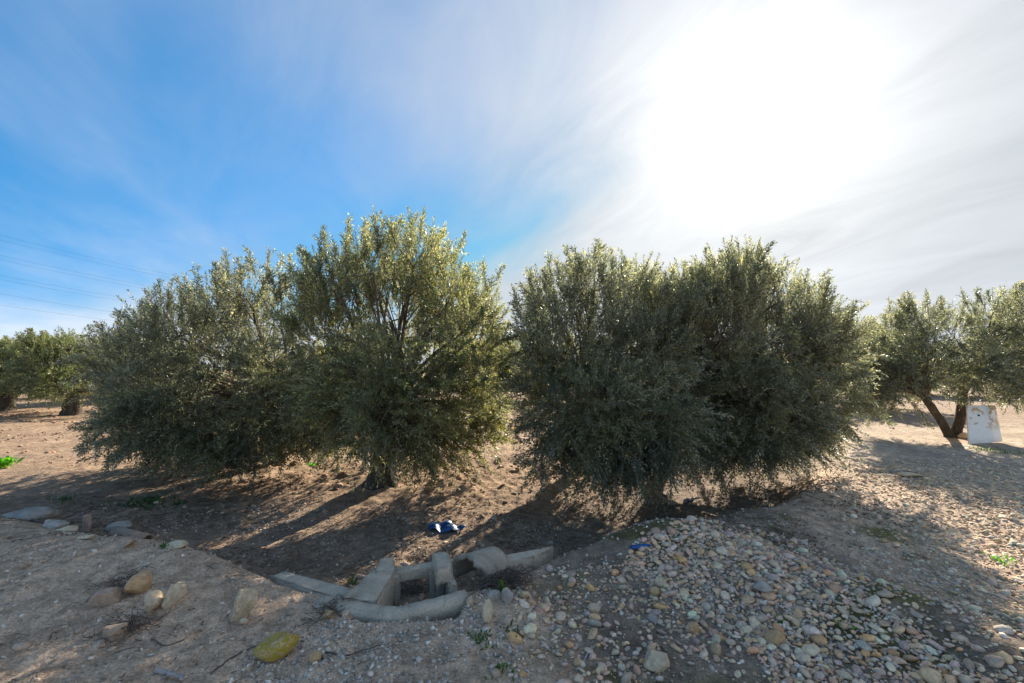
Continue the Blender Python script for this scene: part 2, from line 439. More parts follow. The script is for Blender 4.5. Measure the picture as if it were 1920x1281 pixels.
# ------------------------------------------------------------------ ground sheet
def axis_lines(a, b, step, lo, hi, g=1.055):
    mid = np.arange(a, b, step)
    up = [b]; s = step
    while up[-1] < hi: up.append(up[-1] + s); s *= g
    dn = [a]; s = step
    while dn[-1] > lo: dn.append(dn[-1] - s); s *= g
    return np.concatenate([np.array(dn[:0:-1]), mid, np.array(up)])
xs = axis_lines(-5.5, 6.0, 0.029, -1500, 1500, 1.06)
ys = axis_lines(1.6, 7.6, 0.027, -300, 2500, 1.06)
X, Y = np.meshgrid(xs, ys)
Z = height(X, Y)
nx, ny = len(xs), len(ys)
def soil_color(x, y):
    yc = np.interp(x, CX, CY)
    t_ = y - yc
    u, v = project(x, y, np.zeros_like(x))
    n = fbm(x, y, 1.1, 4, 31); n2 = fbm(x, y, .35, 3, 32)
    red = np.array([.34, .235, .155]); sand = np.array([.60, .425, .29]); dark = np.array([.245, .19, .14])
    pale = np.array([.47, .37, .27]); moss = np.array([.115, .105, .022])
    def L(a, b, f): return a + (b - a) * np.clip(f, 0, 1)[..., None]
    c = np.broadcast_to(sand, x.shape + (3,)).copy()
    c = L(c, np.array([.30, .215, .15]), sstep(t_ / .5))                         # ditch floor: browner
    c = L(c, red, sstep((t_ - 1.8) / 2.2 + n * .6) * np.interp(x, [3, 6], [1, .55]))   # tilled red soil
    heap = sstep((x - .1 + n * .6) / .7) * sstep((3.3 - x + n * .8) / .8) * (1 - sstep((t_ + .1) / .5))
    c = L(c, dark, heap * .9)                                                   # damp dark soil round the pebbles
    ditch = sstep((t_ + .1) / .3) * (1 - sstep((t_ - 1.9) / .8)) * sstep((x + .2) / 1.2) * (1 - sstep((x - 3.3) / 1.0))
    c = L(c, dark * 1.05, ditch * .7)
    track = sstep((x - 3.6 - .12 * (y - 4)) / 1.6) * (1 - sstep((y - 11) / 4))
    c = L(c, pale, track * .85)
    mo = np.clip(sstep((n2 + .02) / .2) * sstep((n + .1) / .3), 0, 1)
    c = L(c, moss, mo * heap * .65)
    mline = np.exp(-((x - (2.6 + .75 * (y - 3.2))) / .28) ** 2) * sstep((y - 2.6) / .4) * (1 - sstep((y - 4.6) / .6))
    c = L(c, moss * 1.25, mline * sstep((n2 + .12) / .25) * .85)
    far = np.clip((y - 40) / 200, 0, 1)
    c = L(c, np.array([.27, .20, .13]), far)
    return c
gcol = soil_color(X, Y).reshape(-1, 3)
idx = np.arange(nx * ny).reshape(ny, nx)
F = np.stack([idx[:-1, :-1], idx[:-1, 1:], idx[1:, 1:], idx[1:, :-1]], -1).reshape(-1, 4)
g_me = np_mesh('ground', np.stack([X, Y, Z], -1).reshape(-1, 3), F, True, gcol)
tag(link('ground', g_me, M['soil']), kind='structure')

# ------------------------------------------------------------------ olive trees
def shoots_to_leaves(B, D, L, droop, spacing, llen, lwid, r_, jitter=.25):
    n = np.maximum(3, (L / spacing).astype(int))
    S = np.repeat(np.arange(len(B)), n)
    k = np.arange(n.sum()) - np.repeat(np.cumsum(n) - n, n)
    s = (k + .6) / n[S]
    Ls, dr = L[S], droop[S]
    pos = B[S] + D[S] * (Ls * s)[:, None]
    pos[:, 2] -= dr * Ls * s * s
    tan = D[S].copy(); tan[:, 2] -= 2 * dr * s
    tan /= np.linalg.norm(tan, axis=1)[:, None]
    ref = r_.normal(size=(len(B), 3))[S]
    e1 = np.cross(tan, ref); e1 /= np.linalg.norm(e1, axis=1)[:, None] + 1e-9
    e2 = np.cross(tan, e1)
    V, N = [], len(S)
    for sgn in (0.0, math.pi):
        ph = k * (math.pi / 2) + sgn + r_.normal(size=N) * jitter
        al = np.clip(r_.normal(.85, .22, size=N), .25, 1.5) * (1 - .45 * s ** 3)
        d = tan * np.cos(al)[:, None] + (e1 * np.cos(ph)[:, None] + e2 * np.sin(ph)[:, None]) * np.sin(al)[:, None]
        side = np.cross(d, tan); side /= np.linalg.norm(side, axis=1)[:, None] + 1e-9
        tw = r_.normal(size=N) * .45
        nor = np.cross(side, d)
        side = side * np.cos(tw)[:, None] + nor * np.sin(tw)[:, None]
        nor = np.cross(side, d)
        ll = llen * (1 - .35 * np.abs(2 * s - .9) ** 2) * r_.uniform(.72, 1.2, N)
        ww = lwid * r_.uniform(.8, 1.2, N)
        mid = pos + d * (ll * .48)[:, None] + nor * (ll * .03)[:, None]
        tip = pos + d * ll[:, None] - nor * (ll * r_.uniform(-.05, .12, N))[:, None]
        V.append(np.stack([pos, mid + side * (ww * .5)[:, None], tip, mid - side * (ww * .5)[:, None]], 1))
    V = np.concatenate(V)                                     # (2N,4,3)
    m = len(V)
    base = (np.arange(m) * 4)[:, None]
    Fc = np.concatenate([base + np.array([[0, 1, 2]]), base + np.array([[0, 2, 3]])])
    return V.reshape(-1, 3), Fc
def shoot_stems(B, D, L, droop, rad):
    """thin three-sided stems, two segments each"""
    out, fc, nb = [], [], len(B)
    ss = np.array([-.15, .9]); a = np.arange(3) * 2.094
    e1 = np.cross(D, np.array([.3, .9, .2])); e1 /= np.linalg.norm(e1, axis=1)[:, None] + 1e-9
    e2 = np.cross(D, e1)
    for i, s in enumerate(ss):
        p = B + D * (L * s)[:, None]
        p[:, 2] -= droop * L * s * abs(s)
        rr = rad * (1.0, .3)[i]
        out.append(np.stack([p + rr * (math.cos(q) * e1 + math.sin(q) * e2) for q in a], 1))
    V = np.stack(out, 1).reshape(nb, 6, 3)
    f = [(j, (j + 1) % 3, 3 + (j + 1) % 3, 3 + j) for j in range(3)]
    Fq = (np.arange(nb) * 6)[:, None, None] + np.array(f)[None]
    return V.reshape(-1, 3), Fq.reshape(-1, 4)

def crown_shoots(lobes, count, r_, top_z, floor_fn):
    """lobes: (n,4) x,y,z,r -> shoot bases, directions, lengths, droops"""
    C, rad = lobes[:, :3], lobes[:, 3]
    w = rad ** 1.85; w = w / w.sum()
    li = r_.choice(len(lobes), size=int(count * 2.1), p=w)
    d = r_.normal(size=(len(li), 3)); d[:, 2] *= .9
    d /= np.linalg.norm(d, axis=1)[:, None]
    fr = r_.uniform(0.12, 1, len(li)) ** .42
    P = C[li] + d * (rad[li] * fr * .92)[:, None]
    # thin out what lies deep inside another lobe
    dist = np.linalg.norm(P[:, None, :] - C[None], axis=2) / rad[None]
    dist[np.arange(len(li)), li] = 9
    deep = dist.min(1) < .62
    keep = ~deep | (r_.random(len(li)) < .28)
    # clumping: a low-frequency field opens gaps
    cl = fbm(P[:, 0] * 1.0 + P[:, 2] * .35, P[:, 1] * .8 + P[:, 2] * 1.05, .62, 2, 77)
    zq = (P[:, 2] - C[:, 2].mean()) / max(top_z - C[:, 2].mean(), .5)
    keep &= r_.random(len(li)) < np.clip(1.0 - .75 * zq, .22, 1)          # the top is thin, the skirts thick
    keep &= r_.random(len(li)) < np.clip(.80 + 2.9 * cl, .04, 1)
    P, d, li = P[keep][:count], d[keep][:count], li[keep][:count]
    cz_ = C[:, 2].mean()
    q = (P[:, 2] - cz_) / max(top_z - cz_, .5)                  # >0 upper crown, <0 skirts
    up = np.clip(.6 + .85 * q, -.2, 1.3)
    D = d * .62 + r_.normal(size=P.shape) * .33
    D[:, 2] += up
    D /= np.linalg.norm(D, axis=1)[:, None]
    L = r_.uniform(.20, .46, len(P)) * np.where(q > .45, 1.18, 1.0)
    droop = np.where(q > .2, r_.uniform(.0, .18, len(P)), r_.uniform(.1, .6, len(P)))
    endz = P[:, 2] + D[:, 2] * L - droop * L
    ok = endz > floor_fn(P[:, 0], P[:, 1]) + .10
    ok &= P[:, 2] > floor_fn(P[:, 0], P[:, 1]) + .12
    return P[ok], D[ok], L[ok], droop[ok]

def make_tree(label, foot, stems, lobes, count, seed, group, leaf=('leaf', .070, .0175, .029), spires=(), plumes=250):
    r_ = np.random.default_rng(seed)
    root = empty('olive_tree', tuple(foot))
    tag(root, label, 'tree', group)
    lob = np.array(lobes, float)
    top = (lob[:, 2] + lob[:, 3]).max()
    fl = lambda x, y: height(x, y, False)
    B, D, L, dr = crown_shoots(lob, count, r_, top, fl)
    # plumes: leading shoots with side shoots, upright on top, arching or hanging lower down; they break the outline
    sb, sdn, sl, sdr = [], [], [], []
    def plume(p, v, ln, dr_, dens=3, full=.2):
        nseg = max(3, int(ln / .075))
        for k in range(nseg):
            f = (k + .3) / nseg
            tv = v - np.array([0, 0, 2 * dr_ * f]); tv /= np.linalg.norm(tv)
            c_ = p + v * ln * f - np.array([0, 0, dr_ * ln * f * f])
            for _ in range(dens):
                q = tv + r_.normal(size=3) * .38
                sb.append(c_ + r_.normal(size=3) * .012); sdn.append(q / np.linalg.norm(q)); sl.append(r_.uniform(.6, 1.25) * full * (1.05 - .6 * f)); sdr.append(.06 + .5 * dr_)
        sb.append(p); sdn.append(v); sl.append(ln); sdr.append(dr_)
    for (p, tip) in spires:
        v = np.array(tip) - np.array(p); ln = np.linalg.norm(v)
        plume(np.array(p), v / ln, ln, .0, 3)
    cmid = lob[:, :3].mean(0); zlo, zhi = lob[:, 2].min(), lob[:, 2].max()
    pw = lob[:, 3] ** 1.6; pw = pw / pw.sum()
    for _ in range(plumes):
        i = r_.choice(len(lob), p=pw)
        d = r_.normal(size=3); d += (lob[i, :3] - cmid) * np.array([.5, .6, .5]); d /= np.linalg.norm(d)
        p = lob[i, :3] + d * lob[i, 3] * r_.uniform(.55, .88)
        h = (p[2] - zlo) / (zhi - zlo)
        if h > .62:
            v = d * .45 + np.array([0, 0, 1.15]) + r_.normal(size=3) * .22; dr_ = r_.uniform(0, .15); ln = r_.uniform(.25, .48) + .55 * max(0.0, float(fbm(np.array([p[0] * 1.0]), np.array([p[1] * .6 + p[2] * .3]), .5, 2, 88)[0]) + .05)
        elif h > .25:
            v = d * .9 + np.array([0, 0, .55]) + r_.normal(size=3) * .25; dr_ = r_.uniform(.1, .45); ln = r_.uniform(.3, .65)
        else:
            v = d * .8 + np.array([0, 0, .05]) + r_.normal(size=3) * .25; dr_ = r_.uniform(.15, .5); ln = r_.uniform(.25, .5)
        v /= np.linalg.norm(v)
        ez = p[2] + v[2] * ln - dr_ * ln
        if min(ez, p[2]) < float(fl(np.array([p[0]]), np.array([p[1]]))[0]) + .12: continue
        plume(p, v, ln, dr_, 3, .19)
    if sb:
        B = np.concatenate([B, sb]); D = np.concatenate([D, sdn]); L = np.concatenate([L, sl]); dr = np.concatenate([dr, sdr])
    mname, ll, lw, sp_ = leaf
    foot = np.array(foot)
    V, Fc = shoots_to_leaves(B, D, L, dr, sp_, ll, lw, r_)
    c = link('crown', np_mesh('crown', V - foot, Fc, False), M[mname], root)
    c['kind'] = 'stuff'
    # trunks and limbs
    forks = []
    for si, (bx, by, hx, hy, hh, rr) in enumerate(stems):
        z0 = float(fl(np.array([bx]), np.array([by]))[0])
        pts = [(bx, by, z0 - .15), (bx + .02, by, z0 + .05), (bx + (hx - bx) * .35 + r_.normal() * .04, by + (hy - by) * .35, z0 + hh * .4), (bx + (hx - bx) * .8, by + (hy - by) * .8, z0 + hh * .8), (hx, hy, z0 + hh)]
        path = spline(pts, 12)
        rad = rr * np.interp(np.linspace(0, 1, 12), [0, .12, .3, .8, 1], [1.55, 1.3, 1.0, .86, .95])
        Vt, Ft = tube(path, rad, 14, .16, seed + si)
        link('trunk', poly_mesh('trunk', Vt - foot, Ft), M['bark'], root)
        forks.append((path[-1], rr))
    Vb, Fb, nb = [], [], 0
    order = np.argsort(-lob[:, 3])
    for q, i in enumerate(order):
        fk = min(forks, key=lambda f: np.linalg.norm(f[0][:2] - lob[i, :2]))
        a, b = fk[0] - np.array([0, 0, .08]), lob[i, :3]
        mid = a * .55 + b * .45 + np.array([r_.normal() * .12, r_.normal() * .12, .18 + .1 * r_.random()])
        path = spline([a, a * .8 + mid * .2 + [0, 0, .05], mid, b], 9)
        r0 = fk[1] * (.46 if q < 5 else .26)
        Vt, Ft = tube(path, np.linspace(r0, .012, 9), 7, .1, seed + 50 + q, False)
        if q < 5:
            link('limb', poly_mesh('limb', Vt - foot, Ft), M['bark'], root)
        else:
            Vb.append(Vt); Fb += [tuple(v + nb for v in f) for f in Ft]; nb += len(Vt)
        # twigs from the lobe's heart towards its shell
        for _ in range(7):
            dd = r_.normal(size=3); dd[2] += .3; dd /= np.linalg.norm(dd)
            e = b + dd * lob[i, 3] * .8
            st = path[r_.integers(5, 9)]
            p2 = spline([st, (st + e) / 2 + r_.normal(size=3) * .06, e], 5)
            Vt, Ft = tube(p2, np.linspace(.012, .004, 5), 4, .0, 1, False)
            Vb.append(Vt); Fb += [tuple(v + nb for v in f) for f in Ft]; nb += len(Vt)
    Vs, Fs = shoot_stems(B, D, L, dr, .0030)
    Vall = np.concatenate(Vb + [Vs]) - foot
    Fall = np.concatenate([np.array(Fb, np.int64).reshape(-1, 4), Fs + nb])
    br = link('branches', np_mesh('branches', Vall, Fall), M['twig'], root)
    br['kind'] = 'stuff'
    return root

def px_lobes(spec, depth, half, seed, both=True, sink=12):
    """lobes outlined in photo pixels at a real distance; each becomes balls in front of and behind the tree's middle"""
    r_ = np.random.default_rng(seed)
    us = np.array([s[0] for s in spec]); uc, wd = (us.min() + us.max()) / 2, (us.max() - us.min()) / 2 + 40
    out = []
    for s in spec:
        u, v, rp = s[:3]
        if v < 640: v += sink
        if len(s) > 3:
            dys = [s[3]]
        else:
            amp = half * math.sqrt(max(0.05, 1 - ((u - uc) / wd) ** 2))
            dys = [-amp * r_.uniform(.35, .95), amp * r_.uniform(.25, .9)] if both else [amp * r_.uniform(-.6, .6)]
        for dy in dys:
            Yd = depth + dy
            p = at(u, v, Yd)
            rm = rp * Yd / FPX * r_.uniform(.82, 1.12)
            out.append((p[0], p[1], p[2], max(rm, .15)))
    return out
def px_spires(spec, depth):
    return [(at(u0, v0, depth + dy), at(u1, v1, depth + dy)) for (u0, v0, u1, v1, dy) in spec]

NEAR = 'olive trees nearest the ditch'
fA = ground(712, 903)
dA = fA[1]
lobA = px_lobes([(700, 500, 68), (775, 490, 66), (640, 545, 70), (840, 555, 70), (735, 590, 110), (620, 640, 85), (880, 640, 70), (760, 700, 110),
                 (610, 735, 70), (905, 585, 42), (900, 700, 55)], dA, 1.25, 1)
lobA += px_lobes([(715, 690, 75, -1.5), (715, 770, 70, -1.45), (735, 810, 52, -1.2), (660, 790, 50, -.7), (700, 835, 34, -.9), (820, 815, 48, -.2), (875, 780, 48, .6), (860, 835, 30, .1), (590, 790, 45, .7), (545, 790, 40, .8), (655, 740, 70, -1.0), (790, 740, 80, -1.1), (780, 810, 50, -.9), (835, 760, 70, -.5), (640, 820, 36, .3), (760, 835, 34, -.5)], dA, 0, 2)
lobA += px_lobes([(600, 800, 46, -.2), (570, 820, 38, .4), (650, 815, 42, .5), (790, 825, 44, -.8), (830, 840, 36, -.4), (880, 820, 42, .2), (905, 760, 46, .4), (740, 790, 50, -1.3), (620, 760, 60, -.8), (900, 800, 30, .8)], dA, 0, 21)
spA = px_spires([(690, 480, 683, 412, 0), (735, 450, 752, 405, -.4), (790, 450, 793, 405, .3), (845, 500, 872, 440, 0), (610, 500, 606, 428, .2), (655, 460, 655, 412, -.3), (905, 560, 945, 500, .2), (915, 560, 905, 490, 0), (575, 530, 566, 470, .4), (715, 450, 716, 412, .5), (770, 440, 772, 402, -.6), (815, 470, 828, 430, -.3)], dA)
make_tree('tallest olive tree, thick trunk standing behind the concrete box, crown brushing the ground', fA, [(fA[0], fA[1], fA[0] + .1, fA[1] + .1, .95, .21)], lobA, 6200, 101, NEAR, spires=spA, leaf=('leaf_fresh', .070, .0175, .029))

fB = ground(488, 838)
dB = 7.7
fB = np.array([at(488, 800, dB)[0] - .1, dB + .8, 0]); fB[2] = hz(fB[0], fB[1])
lobB = px_lobes([(470, 560, 62), (410, 590, 66), (540, 575, 60), (335, 620, 66), (255, 680, 62), (430, 690, 105), (300, 730, 80), (240, 735, 48), (520, 690, 80), (380, 770, 75), (215, 690, 28), (480, 780, 60)], dB, 1.2, 3)
lobB += px_lobes([(250, 795, 40, -.9), (215, 835, 22, -1.0), (400, 835, 45, -.9), (410, 872, 24, -1.1), (320, 815, 45, -.6), (440, 800, 50, -.7), (545, 820, 30, .2), (205, 800, 26, -.6), (350, 780, 60, -1.0), (470, 815, 50, -.6), (285, 780, 60, -1.0), (520, 770, 60, -.5), (570, 700, 60, .2), (575, 770, 50, .4), (220, 770, 40, -.4), (330, 850, 26, -.8)], dB, 0, 4)
lobB += px_lobes([(240, 830, 38, -.5), (290, 835, 42, -.6), (345, 830, 46, -.9), (400, 850, 40, -.8), (450, 845, 42, -.5), (500, 830, 46, -.3), (545, 825, 42, .1), (220, 800, 42, -.3), (470, 800, 60, .6), (380, 800, 60, .6), (280, 790, 50, .6)], dB, 0, 21)
spB = px_spires([(480, 520, 463, 465, 0), (430, 540, 423, 470, .3), (375, 570, 370, 500, -.2), (505, 520, 505, 470, .4), (545, 530, 545, 480, 0), (320, 610, 268, 565, 0), (230, 650, 180, 612, -.3), (290, 570, 300, 528, .2), (350, 560, 330, 520, .4), (200, 660, 165, 640, .2)], dB)
make_tree('broad dark olive tree with low left-spreading skirts, beside the tallest tree', fB, [(fB[0], fB[1], fB[0] + .1, fB[1], .9, .15)], lobB, 6400, 102, NEAR, spires=spB)

dC = 6.9
fC = np.array([at(1120, 800, dC)[0], dC + 1.6, 0]); fC[2] = hz(fC[0], fC[1])
lobC = px_lobes([(1115, 535, 58), (1040, 565, 58), (1190, 560, 60), (1245, 590, 60), (995, 610, 36), (1090, 650, 95), (1210, 670, 85), (1030, 700, 60), (1130, 760, 85)], dC, 1.1, 5)
lobC += px_lobes([(1080, 780, 70, -1.1), (1120, 830, 55, -1.2), (1240, 780, 62, -1.3), (1230, 820, 44, -1.3), (1060, 850, 40, -1.0), (1090, 872, 26, -1.1), (1160, 850, 34, -1.0), (1010, 760, 30, .2), (1180, 740, 70, -1.0), (985, 690, 34, .4), (1120, 760, 80, -1.3), (1170, 810, 50, -1.3), (1280, 740, 60, -.4), (1290, 690, 60, .1), (1040, 800, 50, -.9), (1110, 870, 26, -.9), (1285, 800, 40, -.6), (1205, 850, 30, -1.0)], dC, 0, 6)
lobC += px_lobes([(1020, 800, 44, -.5), (1040, 850, 38, -.7), (1080, 875, 34, -1.0), (1130, 870, 40, -1.1), (1180, 860, 42, -1.1), (1230, 850, 42, -1.0), (1280, 835, 42, -.6), (1100, 820, 60, .4), (1200, 820, 60, .4), (1150, 830, 60, -.5)], dC, 0, 21)
spC = px_spires([(1120, 510, 1133, 463, 0), (1095, 510, 1085, 480, .3), (1050, 530, 1045, 490, -.2), (1000, 560, 990, 505, .2), (1160, 520, 1185, 490, .2), (1215, 530, 1230, 492, 0), (1250, 550, 1262, 505, -.3), (975, 590, 962, 540, 0), (1020, 540, 1018, 505, .4)], dC)
make_tree('olive tree right of the gap, dense skirts hanging to the ground', fC, [(fC[0], fC[1], fC[0] + .05, fC[1], .8, .15)], lobC, 6400, 103, NEAR, spires=spC)

dD = 7.2
fD = np.array([at(1300, 800, dD)[0] + .3, dD + 1.9, 0]); fD[2] = hz(fD[0], fD[1])
lobD = px_lobes([(1380, 535, 62), (1310, 555, 56), (1450, 560, 62), (1515, 600, 46), (1350, 640, 85), (1460, 660, 85), (1545, 670, 55), (1580, 625, 26), (1400, 740, 75)], dD, 1.15, 7)
lobD += px_lobes([(1490, 750, 66, -.5), (1555, 730, 46, -.3), (1430, 800, 48, -.9), (1370, 780, 60, -.4), (1500, 805, 36, -.7), (1450, 832, 22, -1.0), (1340, 790, 50, -.2), (1400, 835, 24, -.9), (1300, 700, 70, .2), (1420, 760, 70, -.9), (1480, 780, 56, -.8), (1535, 780, 34, -.4), (1365, 820, 34, -.6), (1520, 740, 50, -.6)], dD, 0, 8)
lobD += px_lobes([(1310, 820, 44, -.4), (1355, 830, 40, -.5), (1405, 835, 40, -.8), (1455, 830, 40, -.8), (1500, 820, 42, -.6), (1530, 790, 36, -.3), (1420, 810, 56, .4), (1350, 800, 56, .5), (1490, 795, 50, .5)], dD, 0, 21)
spD = px_spires([(1390, 510, 1382, 455, 0), (1330, 520, 1322, 468, .2), (1420, 510, 1428, 480, -.3), (1465, 520, 1478, 490, .2), (1535, 570, 1547, 510, 0), (1570, 610, 1622, 572, -.2), (1360, 510, 1355, 478, .4), (1290, 530, 1285, 490, .1), (1500, 560, 1510, 525, .3)], dD)
make_tree('backlit olive tree on the sunny side, crown clear of the bright ground', fD, [(fD[0], fD[1], fD[0] + .1, fD[1] + .1, .95, .16)], lobD, 6000, 104, NEAR, spires=spD)

fE = ground(1783, 820)
dE = fE[1]
lobE = px_lobes([(1725, 600, 42), (1665, 635, 44), (1790, 620, 50), (1865, 590, 44), (1930, 580, 52), (1990, 620, 60), (1635, 690, 40), (1715, 680, 55), (1815, 680, 58), (1895, 670, 62), (1960, 690, 60), (1650, 740, 24, -.2), (1600, 650, 34), (1615, 700, 34), (1640, 725, 30), (1690, 735, 34, -.3), (1850, 715, 40, -.5), (1755, 715, 36, -.3), (1660, 700, 44, .5), (1605, 735, 26, .3), (1905, 735, 24, .3)], dE, 1.05, 9)
spE = px_spires([(1700, 590, 1695, 555, 0), (1735, 580, 1740, 552, .3), (1670, 600, 1668, 562, 0), (1870, 570, 1880, 545, 0), (1815, 580, 1805, 550, .3), (1905, 560, 1912, 535, -.2)], dE)
hE1, hE2, hE3 = at(1735, 745, dE), at(1815, 725, dE), at(1690, 715, dE)
make_tree('olive tree with two forking stems behind the white panel', fE,
          [(fE[0] - .06, fE[1], hE1[0], dE, float(hE1[2] - fE[2]), .085), (fE[0] + .14, fE[1] + .05, hE2[0], dE + .1, float(hE2[2] - fE[2]), .10)],
          lobE, 5000, 105, 'olive trees standing farther back', leaf=('leaf', .078, .019, .034), spires=spE)

# farther trees: one model with its own crown, copied with its parts
def far_tree():
    lob = [(0, 0, 1.75, .85), (.8, .2, 1.6, .8), (-.85, -.1, 1.6, .8), (.1, .8, 1.6, .8), (-.1, -.8, 1.55, .8), (.6, -.6, 2.15, .6), (-.5, .5, 2.25, .6), (-.6, -.55, 2.1, .55), (.5, .6, 2.2, .55), (1.35, -.3, 1.2, .5), (-1.35, .3, 1.15, .5), (.3, -1.3, 1.15, .5), (-.4, 1.3, 1.2, .5)]
    base = np.array([0, 400.0, hz(0, 400.0)])
    lob = [(a + base[0], b + base[1], c + base[2], d) for a, b, c, d in lob]
    return make_tree('x', base, [(base[0], base[1], base[0] + .05, base[1], .7, .26)], lob, 2300, 140, 'olive trees standing farther back', leaf=('leaf_far', .105, .028, .045), plumes=60)
proto = far_tree()
def copy_thing(root):
    r2 = root.copy(); COL.objects.link(r2)
    for ch in root.children:
        c2 = ch.copy(); COL.objects.link(c2); c2.parent = r2
    return r2
far_spots = [
    (140, 16.2, 1.02, .3, 'squat olive tree with a thick bare trunk in the sunny field'),
    (15, 17.5, 1.0, 2.0, 'olive tree cut by the picture edge, next to the thick bare trunk'),
    (85, 25.0, 1.2, 4.0, 'olive tree peeking over the two in the sunny field'),
    (300, 24.0, 1.1, 1.2, 'olive tree hidden behind the broad dark tree, seen under its skirts'),
    (-40, 30.0, 1.15, 1.0, 'olive tree in the farthest visible row of the field'),
    (905, 24.0, 1.2, 5.0, 'dark olive tree at the end of the gap between the two near pairs'),
    (1010, 27.0, 1.25, .6, 'olive tree deep in the gap, behind the dense skirts'),
    (640, 27.0, 1.1, 2.6, 'olive tree behind the tallest tree, glimpsed under its crown'),
    (1330, 25.0, 1.1, 3.3, 'olive tree behind the backlit tree, almost wholly covered'),
    (1610, 19.0, 1.12, 3.9, 'olive tree between the backlit tree and the forked tree'),
    (1730, 29.0, 1.15, .9, 'olive tree behind the forked stems'),
    (1900, 25.0, 1.2, 2.2, 'olive tree behind the white panel, at the picture edge'),
    (1500, 36.0, 1.2, 2.9, 'small distant olive tree behind the bright ground'),
    (960, 40.0, 1.3, 1.9, 'smallest distant olive tree closing the gap'),
    (190, 36.0, 1.2, 5.5, 'small distant olive tree between the field trees'),
]
for i, (u, d, s, rz, lab) in enumerate(far_spots):
    o = proto if i == 0 else copy_thing(proto)
    x = (u - 960) / FPX * d
    o.location = (x, d, hz(x, d) - .05)
    o.rotation_euler = (0, 0, rz); o.scale = (s * 1.12, s * 1.12, s)
    o['label'] = lab

# ------------------------------------------------------------------ concrete irrigation box
cb = empty('concrete_irrigation_box', (PIT[0], PIT[1], -.05))
tag(cb, 'broken grey concrete irrigation box half sunk in the bank', 'irrigation box')
O = np.array([PIT[0], PIT[1], -.05])
def cpart(name, bm, parent=cb, origin=O):
    bmesh.ops.translate(bm, verts=bm.verts[:], vec=Vector(tuple(-origin)))
    return link(name, bm_mesh(name, bm), M['concrete'], parent)
def block(top, thick, seed, bev=.007, amp=.0045):
    """block with a top outline of four (x,y,z) corners, extruded down"""
    t4 = [np.array(p, float) for p in top]
    return hexa([p - np.array([0, 0, thick]) for p in t4] + t4, bev, 3, amp, seed)
def atz(u, v, z):
    d = ray(u, v); k = (z - CZ) / d[2]
    return np.array([0, 0, CZ]) + d * k
# bent front rim: swept rounded profile
rp = [atz(598, 1122, .03), atz(665, 1133, .035), atz(735, 1143, .035), atz(800, 1131, .045), atz(876, 1110, .07)]
pth = spline(rp, 22)
prof = [(-.062, -.16), (-.070, -.03), (-.045, .0), (.035, .004), (.062, -.025), (.066, -.16)]
bm = bmesh.new(); rings = []
rr_ = np.random.default_rng(3)
for i, p in enumerate(pth):
    tn = pth[min(i + 1, len(pth) - 1)] - pth[max(i - 1, 0)]; tn /= np.linalg.norm(tn)
    sd_ = np.array([-tn[1], tn[0], 0]); sd_ /= np.linalg.norm(sd_)
    rings.append([bm.verts.new(tuple(p + sd_ * (a * 1.0 + rr_.normal() * .003) + np.array([0, 0, b + rr_.normal() * .003]))) for a, b in prof])
for i in range(len(rings) - 1):
    for j in range(len(prof)):
        k = (j + 1) % len(prof)
        bm.faces.new((rings[i][j], rings[i][k], rings[i + 1][k], rings[i + 1][j]))
bm.faces.new(rings[0][::-1]); bm.faces.new(rings[-1])
bmesh.ops.recalc_face_normals(bm, faces=bm.faces[:])
bmesh.ops.bevel(bm, geom=[e for e in bm.edges if e.calc_face_angle(0) > .9], offset=.008, segments=2, affect='EDGES')
cpart('front_rim', bm)
# left wing buried in the bank
cpart('left_wing', block([atz(508, 1080, .0), atz(655, 1132, .03), atz(668, 1106, .03), atz(535, 1071, .0)], .2, 5))
# left wall running back
wl = [atz(640, 1122, .04), atz(706, 1128, .04), atz(741, 1072, .10), atz(703, 1072, .10)]
cpart('left_wall', block([wl[0], wl[1], atz(742, 1066, .10), atz(700, 1066, .10)], .46, 6))
cpart('left_wall_head', block([atz(703, 1071, .104), atz(741, 1071, .104), atz(738, 1045, .13), atz(713, 1047, .13)], .46, 7))
# gate frame: posts with a slot, lintel
gf = cpart('gate_lintel', block([atz(739, 1075, .07), atz(816, 1062, .07), atz(813, 1052, .08), atz(741, 1063, .08)], .075, 8, .008, .002))
pa, pb = atz(745, 1078, .06), atz(812, 1067, .06)
def post(p, w, dpt, hgt, seed, top=0.0):
    return block([p + [-w, -dpt, top], p + [w, -dpt, top], p + [w, dpt, top], p + [-w, dpt, top]], hgt, seed, .006, .002)
cpart('gate_post', post(pa, .018, .03, .42, 9))
cpart('gate_post', post(pb, .022, .03, .42, 10))
cpart('right_wall_head', block([atz(818, 1066, .15), atz(849, 1060, .15), atz(840, 1034, .16), atz(811, 1036, .16)], .13, 11, .014))
cpart('right_wall', block([atz(817, 1088, .03), atz(836, 1084, .03), atz(839, 1056, .03), atz(816, 1058, .03)], .44, 12))
cpart('right_wall_slab', block([atz(838, 1100, .03), atz(858, 1096, .03), atz(845, 1062, .03), atz(833, 1064, .03)], .44, 13, .008))

